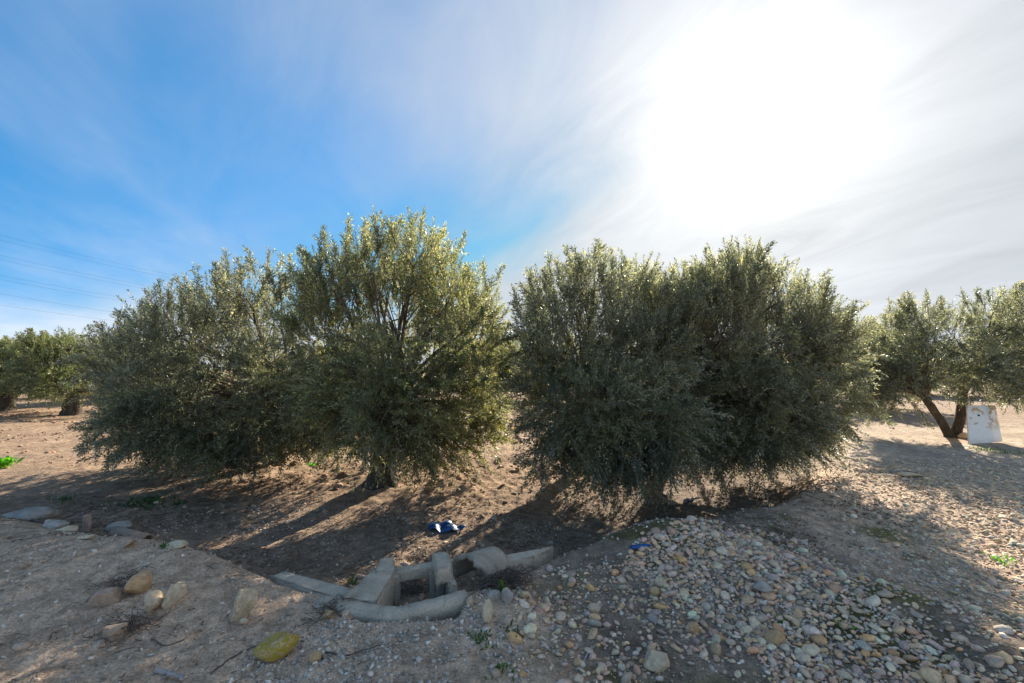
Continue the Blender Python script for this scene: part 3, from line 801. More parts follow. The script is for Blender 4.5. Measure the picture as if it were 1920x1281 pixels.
# broken flume right of the box
c0, c1 = atz(872, 1090, -.06), atz(925, 1072, -.04)
c0 = c0 + np.array([.035, -.02, .01]); c1 = c0 + np.array([.20, .24, .02])
fo = np.array([c0[0], c0[1], -.05])
fl_ = empty('broken_concrete_flume', tuple(fo))
tag(fl_, 'broken curved concrete flume with a dark open end, beside the irrigation box', 'flume')
bm = bmesh.new()
ax = c1 - c0; al_ = np.linalg.norm(ax); ax /= al_
sdv = np.array([-ax[1], ax[0], 0]); sdv /= np.linalg.norm(sdv); upv = np.cross(ax, sdv); upv = upv if upv[2] > 0 else -upv
rows = []
r_ = np.random.default_rng(12)
NA = 15
for side_r in (0, 1):
    for i in range(9):
        f = i / 8; row = []
        for j in range(NA):
            a = math.pi * (-.06 + 1.12 * j / (NA - 1))
            rad = (.205 - .045 * f) * (1 + .03 * math.sin(3 * a + 2 * f)) - side_r * .038
            chip = .022 * math.sin(5.3 * a) + .015 * math.sin(11 * a) if i == 0 else 0
            p = c0 + ax * (f * al_ + (chip if i == 0 else 0)) + sdv * math.cos(a) * rad + upv * math.sin(a) * rad * .98 + r_.normal(size=3) * .003
            row.append(bm.verts.new(tuple(p)))
        rows.append(row)
def rowq(A, B):
    for j in range(NA - 1): bm.faces.new((A[j], A[j + 1], B[j + 1], B[j]))
for i in range(8): rowq(rows[i], rows[i + 1]); rowq(rows[10 + i], rows[9 + i])
rowq(rows[9], rows[0]); rowq(rows[8], rows[17])
for i in range(8):
    bm.faces.new((rows[i][0], rows[i + 1][0], rows[10 + i][0], rows[9 + i][0])); bm.faces.new((rows[i + 1][-1], rows[i][-1], rows[9 + i][-1], rows[10 + i][-1]))
bmesh.ops.recalc_face_normals(bm, faces=bm.faces[:])
cpart('flume_shell', bm, fl_, fo)
cpart('flume_wing', block([atz(908, 1072, .03), atz(1000, 1044, .03), atz(1038, 1024, .03), atz(900, 1048, .08)], .16, 16, .008), fl_, fo)

# ------------------------------------------------------------------ stones
def stone_mesh(name, seed, sub=2, flat=.65, elong=1.25, lump=.10, cut=0):
    bm = bmesh.new(); bmesh.ops.create_icosphere(bm, subdivisions=sub, radius=1.0)
    r_ = np.random.default_rng(seed)
    ks = r_.normal(size=(5, 3)) * 1.7; ph = r_.uniform(0, 6.28, 5)
    planes = []
    for _ in range(cut):
        n_ = r_.normal(size=3); n_ /= np.linalg.norm(n_); planes.append((n_, r_.uniform(.52, .78)))
    for v in bm.verts:
        c = np.array(v.co)
        s = 1 + lump * np.sin(ks @ c + ph).sum() / 2
        c = c * s
        for n_, h_ in planes:
            e = c @ n_ - h_
            if e > 0: c = c - n_ * e * .92
        v.co = Vector((c[0] * elong, c[1], c[2] * flat))
    return bm_mesh(name, bm)
PEB = [stone_mesh('pebble', 200 + i, 2, random.uniform(.5, .8), random.uniform(1.05, 1.5), .10, (1, 2, 4, 6)[i % 4]) for i in range(12)]
for me in PEB: me.materials.append(M['stone'])
PAL = [('grey', (.28, .265, .25)), ('pale grey', (.40, .375, .34)), ('tan', (.36, .27, .185)), ('pinkish', (.35, .255, .225)), ('blue-grey', (.22, .235, .255)), ('ochre', (.40, .235, .10)), ('mauve', (.25, .20, .225)), ('cream', (.46, .41, .33))]
PALW = np.array([.16, .20, .25, .17, .04, .06, .05, .07])

def in_poly(u, v, poly):
    inside = np.zeros(u.shape, bool); n = len(poly)
    for i in range(n):
        x1, y1 = poly[i]; x2, y2 = poly[(i + 1) % n]
        c = ((y1 > v) != (y2 > v)) & (u < (x2 - x1) * (v - y1) / (y2 - y1 + 1e-9) + x1)
        inside ^= c
    return inside
def scatter(region, n, prob):
    x = rng.uniform(region[0], region[1], n); y = rng.uniform(region[2], region[3], n)
    z = height(x, y)
    u, v = project(x, y, z)
    k = rng.random(n) < prob(x, y, u, v)
    return x[k], y[k], z[k], u[k], v[k]
HEAP = [(1165, 1060), (1195, 1012), (1290, 985), (1420, 1012), (1560, 1075), (1690, 1150), (1830, 1250), (1960, 1400), (1500, 1400), (1420, 1230), (1335, 1165), (1240, 1110)]
def thin(x, y, r, fac):
    """drop stones that overlap larger ones too much"""
    order = np.argsort(-r); grid = {}; keep = []
    for i in order:
        gx, gy = int(x[i] / .12), int(y[i] / .12); ok = True
        for a in (-1, 0, 1):
            for b in (-1, 0, 1):
                for j in grid.get((gx + a, gy + b), ()):
                    if (x[i] - x[j]) ** 2 + (y[i] - y[j]) ** 2 < (fac * (r[i] + r[j])) ** 2: ok = False; break
                if not ok: break
            if not ok: break
        if ok: keep.append(i); grid.setdefault((gx, gy), []).append(i)
    return np.array(keep)
def heap_prob(x, y, u, v):
    p = np.where(in_poly(u, v, HEAP), 1.0, 0.0)
    n = fbm(x, y, .5, 3, 41)
    loose = in_poly(u, v, [(905, 1130), (960, 1080), (1060, 1060), (1180, 1060), (1300, 1150), (1430, 1230), (1500, 1400), (900, 1400), (940, 1200)])
    p = np.where((p == 0) & loose, np.clip(.10 + .85 * n, .02, .45), p)
    edge = in_poly(u, v, [(1195, 1000), (1300, 970), (1500, 1010), (1700, 1120), (1960, 1290), (1960, 1400), (1500, 1100)])
    return np.where((p == 0) & edge, .22, p)
x, y, z, u, v = scatter((.0, 4.2, 1.75, 4.9), 46000, heap_prob)
r = np.clip(np.exp(rng.normal(math.log(.0100), .54, len(x))), .005, .042)
k = thin(x, y, r, .72); x, y, z, u, v, r = x[k], y[k], z[k], u[k], v[k], r[k]
ci = rng.choice(len(PAL), size=len(x), p=PALW)
vi = rng.integers(0, len(PEB), len(x))
inframe = (u > 5) & (u < 1915) & (v < 1275) & (v > 900)
size_px = np.where(inframe, r * FPX / y, 0)
big = set(np.argsort(-size_px)[:280].tolist())
# reference verts of a pebble for the joined gravel
def base_arrays(me):
    V = np.empty(len(me.vertices) * 3, np.float32); me.vertices.foreach_get('co', V)
    F_ = np.array([list(p.vertices) for p in me.polygons])
    return V.reshape(-1, 3), F_
def rand_rot(n, tilt=.35):
    a = rng.uniform(0, 6.283, n); b = rng.normal(0, tilt, n); c = rng.normal(0, tilt, n)
    Rz = np.zeros((n, 3, 3)); Rz[:, 0, 0] = np.cos(a); Rz[:, 0, 1] = -np.sin(a); Rz[:, 1, 0] = np.sin(a); Rz[:, 1, 1] = np.cos(a); Rz[:, 2, 2] = 1
    Rx = np.zeros((n, 3, 3)); Rx[:, 0, 0] = 1; Rx[:, 1, 1] = np.cos(b); Rx[:, 1, 2] = -np.sin(b); Rx[:, 2, 1] = np.sin(b); Rx[:, 2, 2] = np.cos(b)
    Ry = np.zeros((n, 3, 3)); Ry[:, 1, 1] = 1; Ry[:, 0, 0] = np.cos(c); Ry[:, 0, 2] = np.sin(c); Ry[:, 2, 0] = -np.sin(c); Ry[:, 2, 2] = np.cos(c)
    return Rz @ Rx @ Ry
def stone_field(name, x, y, z, r, cols, meshes, sink=.25, tilt=.35):
    """one mesh of many small stones"""
    VV, FF, CC, off = [], [], [], 0
    vi_ = rng.integers(0, len(meshes), len(x)); RR = rand_rot(len(x), tilt)
    for m in range(len(meshes)):
        s = np.nonzero(vi_ == m)[0]
        if not len(s): continue
        V, F_ = base_arrays(meshes[m])
        P = np.einsum('nij,vj->nvi', RR[s], V) * r[s][:, None, None]
        P += np.stack([x[s], y[s], z[s] + r[s] * sink], -1)[:, None, :]
        VV.append(P.reshape(-1, 3)); FF.append((F_[None] + (np.arange(len(s)) * len(V))[:, None, None] + off).reshape(-1, 3))
        CC.append(np.repeat(cols[s], len(V), axis=0)); off += len(s) * len(V)
    return np_mesh(name, np.concatenate(VV), np.concatenate(FF), True, np.concatenate(CC))
palc = np.array([p[1] for p in PAL])
def tint(ci): return (palc[ci] * .66 + np.array([.33, .295, .255]) * .34) * np.array([1.85, 1.52, 1.20]) * rng.uniform(.72, 1.25, (len(ci), 1)) * (1 + rng.normal(0, .04, (len(ci), 3)))
cols = tint(ci)

def zone(u, v):
    if in_poly(np.array([u]), np.array([v]), HEAP)[0]:
        if v < 1060: return 'on the far crest of the pebble heap'
        if v < 1130: return 'on the middle slope of the pebble heap'
        if u > 1560: return 'at the outer foot of the pebble heap'
        return 'low on the front slope of the pebble heap'
    if u < 1010 and v < 1180: return 'on the soil beside the broken flume'
    if u < 1120 and v > 1150: return 'in the loose cluster in front of the heap'
    if v < 1110: return 'on the dark mossy soil below the blue strip'
    if u < 1250: return 'on the dark soil between cluster and heap'
    if v > 1180: return 'on the bare soil at the bottom edge'
    return 'scattered at the edge of the pebble heap'
def shape_word(me, rr):
    return ('smaller ' if rr < .024 else 'large ' if rr > .036 else '')
rest, made = [], []
for i in range(len(x)):
    if i not in big: rest.append(i); continue
    o = bpy.data.objects.new('pebble', PEB[vi[i]]); COL.objects.link(o)
    o.location = (x[i], y[i], z[i] + r[i] * .16); o.scale = (r[i],) * 3
    o.rotation_euler = (rng.normal(0, .3), rng.normal(0, .3), rng.uniform(0, 6.28))
    o.color = (*np.clip(cols[i], 0, .75), 1)
    form = ('rounded', 'egg-shaped', 'blocky', 'angular')[vi[i] % 4]
    lab = f"{shape_word(None, r[i])}{PAL[ci[i]][0]} {form} pebble {zone(u[i], v[i])}"
    tag(o, lab, 'pebble', 'pebbles of the heap and its surroundings'); made.append((lab, u[i], o))
rest = np.array(rest)
same = {}
for lab, uu, o in made: same.setdefault(lab, []).append((uu, o))
ORD = ['leftmost', 'second from the left', 'third from the left', 'fourth from the left', 'fifth from the left', 'sixth from the left']
for lab, lst in same.items():
    if len(lst) > 1:
        for k, (uu, o) in enumerate(sorted(lst, key=lambda q: q[0])):
            o['label'] = lab + ', ' + ('rightmost' if k == len(lst) - 1 else ORD[min(k, 5)])
            if len(o['label'].replace('-', ' ').split()) > 16: o['label'] = o['label'].replace('pebble heap', 'heap')
            if len(o['label'].replace('-', ' ').split()) > 16: o['label'] = o['label'].replace(' from the left', ' from left').replace('in the loose', 'in').replace('on the ', 'on ')
LOW = [stone_mesh('gravel_piece', 300 + i, 1, random.uniform(.4, .65), random.uniform(1.05, 1.4), .12) for i in range(6)]
o = link('pebble_gravel', stone_field('pebble_gravel', x[rest], y[rest], z[rest], r[rest], cols[rest], PEB, .12), None)
o.data.materials.clear(); o.data.materials.append(M['gravel'])
tag(o, 'smaller mixed pebbles filling the heap and strewn over the dark soil', 'gravel', kind='stuff')

# gravel of the sunlit track
def track_prob(x, y, u, v):
    n = fbm(x, y, .8, 3, 45)
    a = sstep((u - 1490 - (v - 900) * .55) / 260) * sstep((v - 850) / 60)
    return np.clip(a * (.8 + .8 * n), 0, 1) * sstep((2900 - u) / 900) * (1 - in_poly(u, v, HEAP))
x, y, z, u, v = scatter((1.8, 10.5, 1.75, 9.0), 66000, track_prob)
r = np.clip(np.exp(rng.normal(math.log(.0105), .45, len(x))), .005, .04)
k = thin(x, y, r, .5); x, y, z, r = x[k], y[k], z[k], r[k]
cols = tint(rng.choice(len(PAL), size=len(x), p=[.10, .30, .30, .13, .01, .02, .01, .13])) * np.array([.96, 1.04, 1.06])
o = link('track_gravel', stone_field('track_gravel', x, y, z, r, cols, LOW, .2), M['gravel'])
tag(o, 'fine sunlit gravel covering the track beside the heap', 'gravel', kind='stuff')

# crushed pale gravel in front of the box and loose specks over all the bare soil
def crush_prob(x, y, u, v):
    n = fbm(x, y, .45, 3, 47)
    a = in_poly(u, v, [(500, 1210), (600, 1165), (760, 1155), (900, 1130), (960, 1160), (1000, 1281), (1010, 1420), (330, 1420), (430, 1270)])
    return np.where(a, np.clip(.8 + n, .3, 1), np.where(in_poly(u, v, HEAP), .5, np.clip(.07 + .25 * n, .015, .3) * (v > 900)))
x, y, z, u, v = scatter((-4.5, 3.4, 1.6, 6.0), 95000, crush_prob)
r = np.clip(np.exp(rng.normal(math.log(.0066), .45, len(x))), .0025, .02)
w_ = rng.random(len(x))[:, None]
cols = (np.array([.46, .37, .28]) * (1 - w_) + np.array([.78, .70, .60]) * w_) * rng.uniform(.5, 1.15, (len(x), 1))
o = link('crushed_gravel', stone_field('crushed_gravel', x, y, z, r, cols, LOW, .2, .8), M['gravel'])
tag(o, 'pale crushed gravel spread in front of the concrete box', 'gravel', kind='stuff')

# clods of tilled earth under and behind the trees
def clod_prob(x, y, u, v):
    yc = np.interp(x, CX, CY)
    n = fbm(x, y, .9, 3, 48)
    return np.clip(.35 + 1.1 * n, .03, 1) * sstep((y - yc - 1.9) / 1.5) * np.interp(x, [4.5, 7.0], [1, .15])
x, y, z, u, v = scatter((-19, 13, 5.0, 21), 26000, clod_prob)
r = np.clip(np.exp(rng.normal(math.log(.024), .5, len(x))), .01, .085)
cols = np.array([.31, .19, .12]) * rng.uniform(.7, 1.25, (len(x), 1))
o = link('earth_clods', stone_field('earth_clods', x, y, z, r, cols, LOW, .1), M['gravel'])
tag(o, 'reddish clods of tilled earth under the olive trees', 'soil clods', kind='stuff')

# single stones that stand out
def rock(name, label, u, v, wpx, hpx, mat, seed, cut=5, sub=4, rz=0.0, tilt=(0, 0), flat=.7, elong=None, lump=.14, up=.42, cat='stone'):
    p = ground(u, v)
    s = FPX / p[1]
    wm, hm = wpx / s, hpx / s
    me = stone_mesh(name, seed, sub, 1.0, 1.0, lump, cut + (5 if cut > 3 else 1))
    rr_ = np.random.default_rng(seed + 9); ph_ = rr_.uniform(0, 6.28, 3)
    for v_ in me.vertices:
        c_ = v_.co; v_.co = c_ * (1 + .025 * math.sin(9 * c_.x + ph_[0]) * math.sin(8 * c_.y + ph_[1]) + .02 * math.sin(15 * c_.z + 11 * c_.x + ph_[2]) + rr_.normal() * .008)
    me.materials.append(M[mat])
    o = link(name, me)
    o.scale = (wm / 2, (elong or wm * .8) / 2 if elong else wm * .38, hm / 2 * 1.15)
    o.rotation_euler = (tilt[0], tilt[1], rz)
    o.location = (p[0], p[1], p[2] + hm * up)
    return tag(o, label, cat)
rock('lichen_stone', 'long stone covered in yellow-green lichen with a bare pink top', 517, 1232, 76, 36, 'yellow_lichen', 401, 3, 4, .65, (0, -.22), lump=.07)
rock('boulder', 'ochre boulder, the largest of the three clustered on the bare bank', 262, 1112, 56, 38, 'ochre', 402, 6, 4, .2, (.1, -.1))
rock('boulder', 'pale knobbly boulder in front of the ochre one', 286, 1146, 40, 38, 'pale_rock', 403, 8, 4, .9, (0, .1))
rock('boulder', 'smooth pale tan boulder leaning beside the knobbly one', 327, 1136, 38, 42, 'pale_rock', 404, 6, 4, .4, (0, .35))
rock('boulder', 'tall tilted boulder with a moss-green edge, alone on the bank', 457, 1160, 48, 68, 'two_tone', 405, 9, 4, .6, (.1, .45))
rock('boulder', 'earth-coloured boulder sunk in the bank by dry twigs', 214, 1196, 52, 34, 'earthy', 406, 4, 4, 0, (0, 0), up=.15)
rock('boulder', 'dusty earth-coloured boulder sunk beside the ochre one', 203, 1128, 54, 30, 'earthy', 407, 3, 4, 0, (0, 0), up=.1)
rock('stone', 'small pale stone at the foot of the tilted boulder', 456, 1172, 16, 11, 'cream', 408)
rock('stone', 'pink egg-shaped stone on the crushed gravel by the lichen stone', 591, 1242, 22, 17, 'ochre', 409, 1, 3)
rock('stone', 'brown stone wedged under the bent concrete rim', 615, 1160, 26, 14, 'ochre', 410, 4, 3)
rock('stone', 'large smooth cream egg-shaped stone near the flume', 914, 1166, 24, 36, 'cream', 411, 0, 4, 1.2, (0, .1), lump=.06)
rock('stone', 'round dark grey stone by the twig pile', 951, 1128, 24, 24, 'grey_rock', 412, 2, 4)
rock('stone', 'flat grey stone leaning on the twig pile', 926, 1125, 26, 18, 'grey_rock', 413, 4, 4, .5, (.4, 0))
rock('stone', 'pale round stone against the end of the bent rim', 882, 1136, 17, 16, 'pale_rock', 414, 2, 3)
rock('stone', 'long flat slab stone lying near the bottom edge', 1232, 1252, 62, 30, 'pale_rock', 415, 6, 4, -.55, (0, .1), flat=.5)
rock('stone', 'blocky tan stone on the dark soil', 1299, 1190, 26, 24, 'ochre', 416, 7, 4, .4)
rock('stone', 'large pale tan stone on the dark soil below the heap crest', 1239, 1102, 26, 20, 'pale_rock', 417, 6, 4, -.3)
rock('stone', 'orange oval stone beside the pale tan one', 1228, 1119, 20, 13, 'ochre', 418, 1, 4)
rock('stone', 'large ochre oval stone on the front of the heap', 1455, 1208, 34, 24, 'ochre', 419, 1, 4, -.5, (0, .15))
rock('stone', 'chunky pale stone topping the loose cluster', 1117, 1155, 24, 22, 'pale_rock', 420, 6, 4)
rock('stone', 'broad purple-grey stone jutting from the middle of the heap', 1430, 1112, 40, 24, 'grey_rock', 421, 4, 4, -.4)
rock('slab', 'wide grey slab lying at the shady field edge', 62, 972, 100, 30, 'grey_rock', 422, 7, 4, 0, (0, 0), up=.2)
rock('stone', 'grey block in the row of stones along the bank', 103, 991, 48, 18, 'grey_rock', 423, 6, 4)
rock('stone', 'sunlit cream flat stone in the row along the bank', 128, 997, 42, 11, 'cream', 424, 5, 3)
rock('stone', 'upright tan pointed stone in the row along the bank', 164, 998, 22, 32, 'earthy', 425, 4, 4, 0, (0, .1), up=.42)
rock('stone', 'mossy round stone behind the clay pipe', 226, 995, 40, 16, 'grey_rock', 426, 2, 4)
rock('stone', 'cream sunlit stone at the end of the row, past the pipe', 331, 1026, 36, 11, 'cream', 427, 2, 4)
rock('stone', 'low pinkish stone in front of the pipe', 238, 1022, 46, 14, 'earthy', 428, 5, 4)
rock('stone', 'flat tan stone half buried before the row', 160, 1012, 30, 8, 'cream', 429, 4, 3)
rock('stone', 'lit pale stone on the edge of the shadow under the trees', 1258, 947, 22, 9, 'ochre', 430, 4, 3)
rock('stone', 'flat pale stone sliver on the bright track edge', 1706, 893, 46, 7, 'cream', 431, 4, 3)
rock('stone', 'small rock at the foot of the forked tree beside the panel', 1806, 822, 18, 12, 'pale_rock', 432, 4, 3)

# half-buried pipe
pp = ground(228, 1003)
pipe = empty('clay_pipe', tuple(pp)); tag(pipe, 'half-buried pipe end with a dark mouth among the bank stones', 'pipe')
ang_ = np.array([.93, -.30, -.06])
def ring_tube(r0, r1, ln):
    V, F_ = [], []
    n = 20
    e1 = np.cross(ang_, [0, 0, 1]); e1 /= np.linalg.norm(e1); e2 = np.cross(e1, ang_)
    for rr, s in ((r0, 0), (r0, ln), (r1, ln), (r1, 0)):
        for j in range(n):
            a = j * 2 * math.pi / n
            V.append(np.array([-.09, 0.02, .015]) + ang_ * s + rr * (math.cos(a) * e1 + math.sin(a) * e2))
    for i in range(4):
        for j in range(n): F_.append((i * n + j, i * n + (j + 1) % n, ((i + 1) % 4) * n + (j + 1) % n, ((i + 1) % 4) * n + j))
    return V, F_
link('pipe_wall', poly_mesh('pipe_wall', *ring_tube(.075, .058, .55)), M['earthy'], pipe)

# ------------------------------------------------------------------ white panel against the forked tree
pb0, pb1 = ground(1817, 834), ground(1880, 829)
pn = empty('white_panel', tuple(pb0)); tag(pn, 'white rust-stained panel with a small hole leaning by the forked tree', 'panel')
Yp = pb0[1]
def panel_part(name, c4, th, mat):
    c4 = [np.array(c) for c in c4]
    n_ = np.cross(c4[1] - c4[0], c4[3] - c4[0]); n_ /= np.linalg.norm(n_)
    if n_[1] < 0: n_ = -n_
    bm = hexa([c - pb0 for c in c4] + [c + n_ * th - pb0 for c in c4], .004, 0, 0, 1)
    return link(name, bm_mesh(name, bm, False), mat, pn)
q0, q1 = at(1817, 833, Yp), at(1862, 830, Yp)
t0_, t1_ = at(1813, 760, Yp + .28), at(1855, 760, Yp + .28)
face = panel_part('panel_face', [q0, q1, t1_, t0_], .03, M['board'])
panel_part('panel_flap', [q1 + [.004, 0, 0], at(1880, 828, Yp + .16), at(1866, 760, Yp + .40), t1_ + [.004, 0, 0]], .03, M['board'])
hp = at(1835, 779, Yp + .20)
nn = np.cross(q1 - q0, t0_ - q0); nn /= np.linalg.norm(nn); nn = nn if nn[1] < 0 else -nn
hp = hp - nn * (nn @ (hp - q0)) + nn * .004
me = poly_mesh('hole', *tube([hp - pb0 - nn * .01, hp - pb0 + nn * .002], [.022, .022], 12))
link('hole', me, M['black'], pn)

# ------------------------------------------------------------------ rag, blue strip
p = ground(836, 994)
n = 34
gx, gy = np.meshgrid(np.linspace(-1, 1, n), np.linspace(-1, 1, n))
ex, ey = gx * .21, gy * .12
ex, ey = ex * (1 - .25 * np.abs(gy) ** 2 + .1 * gy) + .06 * gy, ey * (1 - .35 * np.abs(gx) ** 3)
cs, sn_ = math.cos(-.45), math.sin(-.45)
wx, wy = p[0] + ex * cs - ey * sn_, p[1] + ex * sn_ + ey * cs
wz = height(wx, wy) + .018 + .025 * np.exp(-(gx ** 2 + gy ** 2) * 1.3) + .045 * np.abs(fbm(wx + wy * .5, wy, .11, 3, 61)) + .022 * np.sin(gx * 5 + gy * 4) * (1 - gx ** 2 * .6)
idx = np.arange(n * n).reshape(n, n)
Fq = np.stack([idx[:-1, :-1], idx[:-1, 1:], idx[1:, 1:], idx[1:, :-1]], -1).reshape(-1, 4)
o = link('rag', np_mesh('rag', np.stack([wx - p[0], wy - p[1], wz - p[2]], -1).reshape(-1, 3), Fq), M['cloth'], None, tuple(p))
sm = o.modifiers.new('thickness', 'SOLIDIFY'); sm.thickness = .006
tag(o, 'crumpled blue and white rag on the shaded ground behind the box', 'rag')
p = ground(1201, 1031)
bm = hexa([(-.085, -.02, 0), (.085, -.012, 0), (.085, .015, 0), (-.085, .012, 0), (-.085, -.014, .018), (.08, -.008, .026), (.085, .012, .024), (-.08, .01, .016)], .005, 2, .004, 8)
o = link('plastic_strip', bm_mesh('plastic_strip', bm), M['blue'], None, (p[0], p[1], p[2] + .012)); o.rotation_euler = (0, 0, .12)
tag(o, 'bright blue plastic strip at the edge of the pebble heap', 'plastic strip')

# ------------------------------------------------------------------ sticks and twigs
def stick(name, label, pts, r0, mat, seed, cat='stick', lift=.0):
    P = [ground(*q) for q in pts]
    P = [np.array([a[0], a[1], a[2] + r0 * .8 + lift]) for a in P]
    path = spline(P, 14); path[:, 2] = np.maximum(path[:, 2], height(path[:, 0], path[:, 1]) + r0 * .5)
    path += np.random.default_rng(seed).normal(size=path.shape) * r0 * .3
    b = path[0].copy()
    V, F_ = tube(path - b, np.linspace(r0, r0 * .45, 14), 6, .12, seed)
    return tag(link(name, poly_mesh(name, V, F_), M[mat], None, tuple(b)), label, cat)
stick('stick', 'pale weathered stick at the bottom edge', [(288, 1263), (315, 1272), (345, 1279)], .016, 'pale_wood', 1)
stick('stick', 'thin dark twig curving across the crushed gravel', [(610, 1226), (650, 1231), (690, 1222), (760, 1205)], .004, 'twig', 2, 'twig')
stick('stick', 'long thin twig running up to the lichen stone', [(395, 1265), (440, 1235), (500, 1210)], .006, 'twig', 3, 'twig')
stick('stick', 'forked grey twig among the pebbles of the loose cluster', [(1090, 1248), (1115, 1215), (1150, 1200)], .006, 'pale_wood', 4, 'twig')
stick('stick', 'thin dark twig on the bare bank under the boulders', [(285, 1200), (310, 1212), (345, 1203)], .005, 'twig', 5, 'twig')
stick('stick', 'dark root sticking out along the bank stones', [(55, 978), (95, 987), (140, 985)], .018, 'twig', 6, 'root')
stick('log', 'short cut branch on the edge of the shadow under the trees', [(1283, 943), (1308, 936)], .03, 'pale_wood', 7, 'log')
stick('stick', 'pale curved stick on the track in front of the forked tree', [(1672, 886), (1700, 886), (1728, 893)], .02, 'pale_wood', 8)
stick('stick', 'dark thin twig leaning on the bottom soil right of the slab', [(1240, 1215), (1256, 1235)], .005, 'twig', 9, 'twig')

def twig_pile(label, u, v, spread, n, seed, lmin=.04, lmax=.14, mat='twig', rad=.0022, hgt=.05):
    r_ = np.random.default_rng(seed); p = ground(u, v)
    VV, FF, off = [], [], 0
    for _ in range(n):
        a = p[:2] + r_.normal(size=2) * spread
        th = r_.uniform(0, 6.28); ln = r_.uniform(lmin, lmax)
        b = a + ln * np.array([math.cos(th), math.sin(th) * .7])
        za, zb = hz(*a) + r_.random() * hgt, hz(*b) + r_.random() * hgt
        A, B_ = np.array([*a, za + rad]), np.array([*b, zb + rad])
        pa_ = spline([A, (A + B_) / 2 + r_.normal(size=3) * .018, B_], 5)
        V, F_ = tube(pa_ - p, np.linspace(rad, rad * .5, 5) * r_.uniform(.6, 1.5), 4, 0, 1, False)
        VV.append(V); FF += [tuple(q + off for q in f) for f in F_]; off += len(V)
    o = link('twig_pile', np_mesh('twig_pile', np.concatenate(VV), np.array(FF)), M[mat], None, tuple(p))
    return tag(o, label, 'twigs', kind='stuff')
twig_pile('heap of dark dry twigs beside the broken flume', 945, 1098, .085, 420, 1, .05, .2, hgt=.10)
twig_pile('dry twigs lying inside the concrete box', 775, 1110, .09, 220, 2, hgt=.06)
twig_pile('dry twigs caught behind the ochre boulder', 228, 1100, .05, 60, 3)
twig_pile('dry twigs tangled round the sunken boulder', 240, 1180, .06, 90, 4)
twig_pile('dry twigs under the bent end of the rim', 615, 1152, .06, 70, 5)
twig_pile('fallen twigs scattered on the bank in the corner', 130, 1230, .4, 60, 6, .04, .14, hgt=.01)
twig_pile('fallen twigs strewn below the tallest tree', 760, 960, .9, 300, 7, .05, .3, hgt=.02)
twig_pile('fallen twigs strewn in the shade of the dense tree', 1120, 950, .8, 260, 8, .05, .3, hgt=.02)

# dead leaves on the ground
def litter(label, region, n, prob, seed, sz=1.0):
    x, y, z, u, v = scatter(region, n, prob)
    m = len(x); a = rng.uniform(0, 6.28, m); l = rng.uniform(.018, .038, m) * sz; w = l * .24
    dx, dy = np.cos(a), np.sin(a); ti = rng.normal(0, .25, m)
    P = np.stack([x, y, z + .004], -1)
    d = np.stack([dx, dy, ti], -1) * l[:, None]; s = np.stack([-dy, dx, rng.normal(0, .3, m)], -1) * w[:, None]
    V = np.stack([P - d, P + s + [0, 0, .004], P + d, P - s], 1).reshape(-1, 3)
    V[:, 2] = np.maximum(V[:, 2], height(V[:, 0], V[:, 1]) + .002)
    o = link('fallen_leaves', np_mesh('fallen_leaves', V, np.arange(m * 4).reshape(-1, 4), False), M['litter'])
    return tag(o, label, 'leaves', kind='stuff')
def bank_prob(x, y, u, v):
    n = fbm(x, y, .5, 3, 49)
    return np.clip(.25 + 1.5 * n, .02, 1) * (v > 880) * (1 - sstep((u - 700) / 500))
x, y, z, u, v = scatter((-7.5, 1.5, 1.7, 6.5), 14000, bank_prob)
r = np.clip(np.exp(rng.normal(math.log(.009), .6, len(x))), .003, .045)
cols = np.array([.53, .39, .28]) * rng.uniform(.65, 1.15, (len(x), 1))
o = link('bank_clods', stone_field('bank_clods', x, y, z, r, cols, LOW, .0), M['gravel'])
tag(o, 'crumbs and clods of dry earth on the bare bank', 'soil clods', kind='stuff')
litter('dry straw and leaf bits blown over the bare bank', (-6, 1.0, 1.7, 4.6), 3500, lambda x, y, u, v: np.clip(.2 + 1.8 * fbm(x, y, .6, 3, 53), 0, 1), 2, .5)
litter('brown fallen olive leaves under the near trees', (-6, 6, 4.2, 9.5), 30000, lambda x, y, u, v: np.clip(.4 + 1.6 * fbm(x, y, .7, 3, 52), 0, 1), 1)

# ------------------------------------------------------------------ weeds
def weed(name, label, u, v, spread, n, ln, wd, mat, seed, up=.8, cat='weed'):
    r_ = np.random.default_rng(seed); p = ground(u, v)
    V, F_ = [p - [0, 0, .02]], []
    for _ in range(n):
        a = p[:2] + r_.normal(size=2) * spread
        b0 = np.array([*a, hz(*a)])
        d = r_.normal(size=3) * .7; d[2] = abs(d[2]) * .3 + up; d /= np.linalg.norm(d)
        sd_ = np.cross(d, [0, 0, 1.0]) + r_.normal(size=3) * .2; sd_ /= np.linalg.norm(sd_)
        l = ln * r_.uniform(.5, 1.2); w = wd * r_.uniform(.7, 1.2)
        k = len(V)
        V += [b0 + sd_ * .001, b0 + d * l * .35 + sd_ * w * .5, b0 + d * l * .35 - sd_ * w * .5, b0 + d * l * .75 + sd_ * w * .4 - [0, 0, l * .05], b0 + d * l * .75 - sd_ * w * .4 - [0, 0, l * .05], b0 + d * l - [0, 0, l * .2], b0 - sd_ * .001]
        F_ += [(k, k + 1, k + 2), (k + 2, k + 1, k + 3), (k + 2, k + 3, k + 4), (k + 4, k + 3, k + 5), (0, k, k + 6), (k + 6, k, k + 2)]
    o = link(name, np_mesh(name, np.array(V) - p, np.array(F_), False), M[mat], None, tuple(p))
    return tag(o, label, cat, 'weeds on the bare soil' if cat == 'weed' else None)
weed('leafy_plant', 'bright sunlit green plant at the picture edge', -8, 878, .10, 130, .22, .06, 'bright', 1, .8, 'plant')
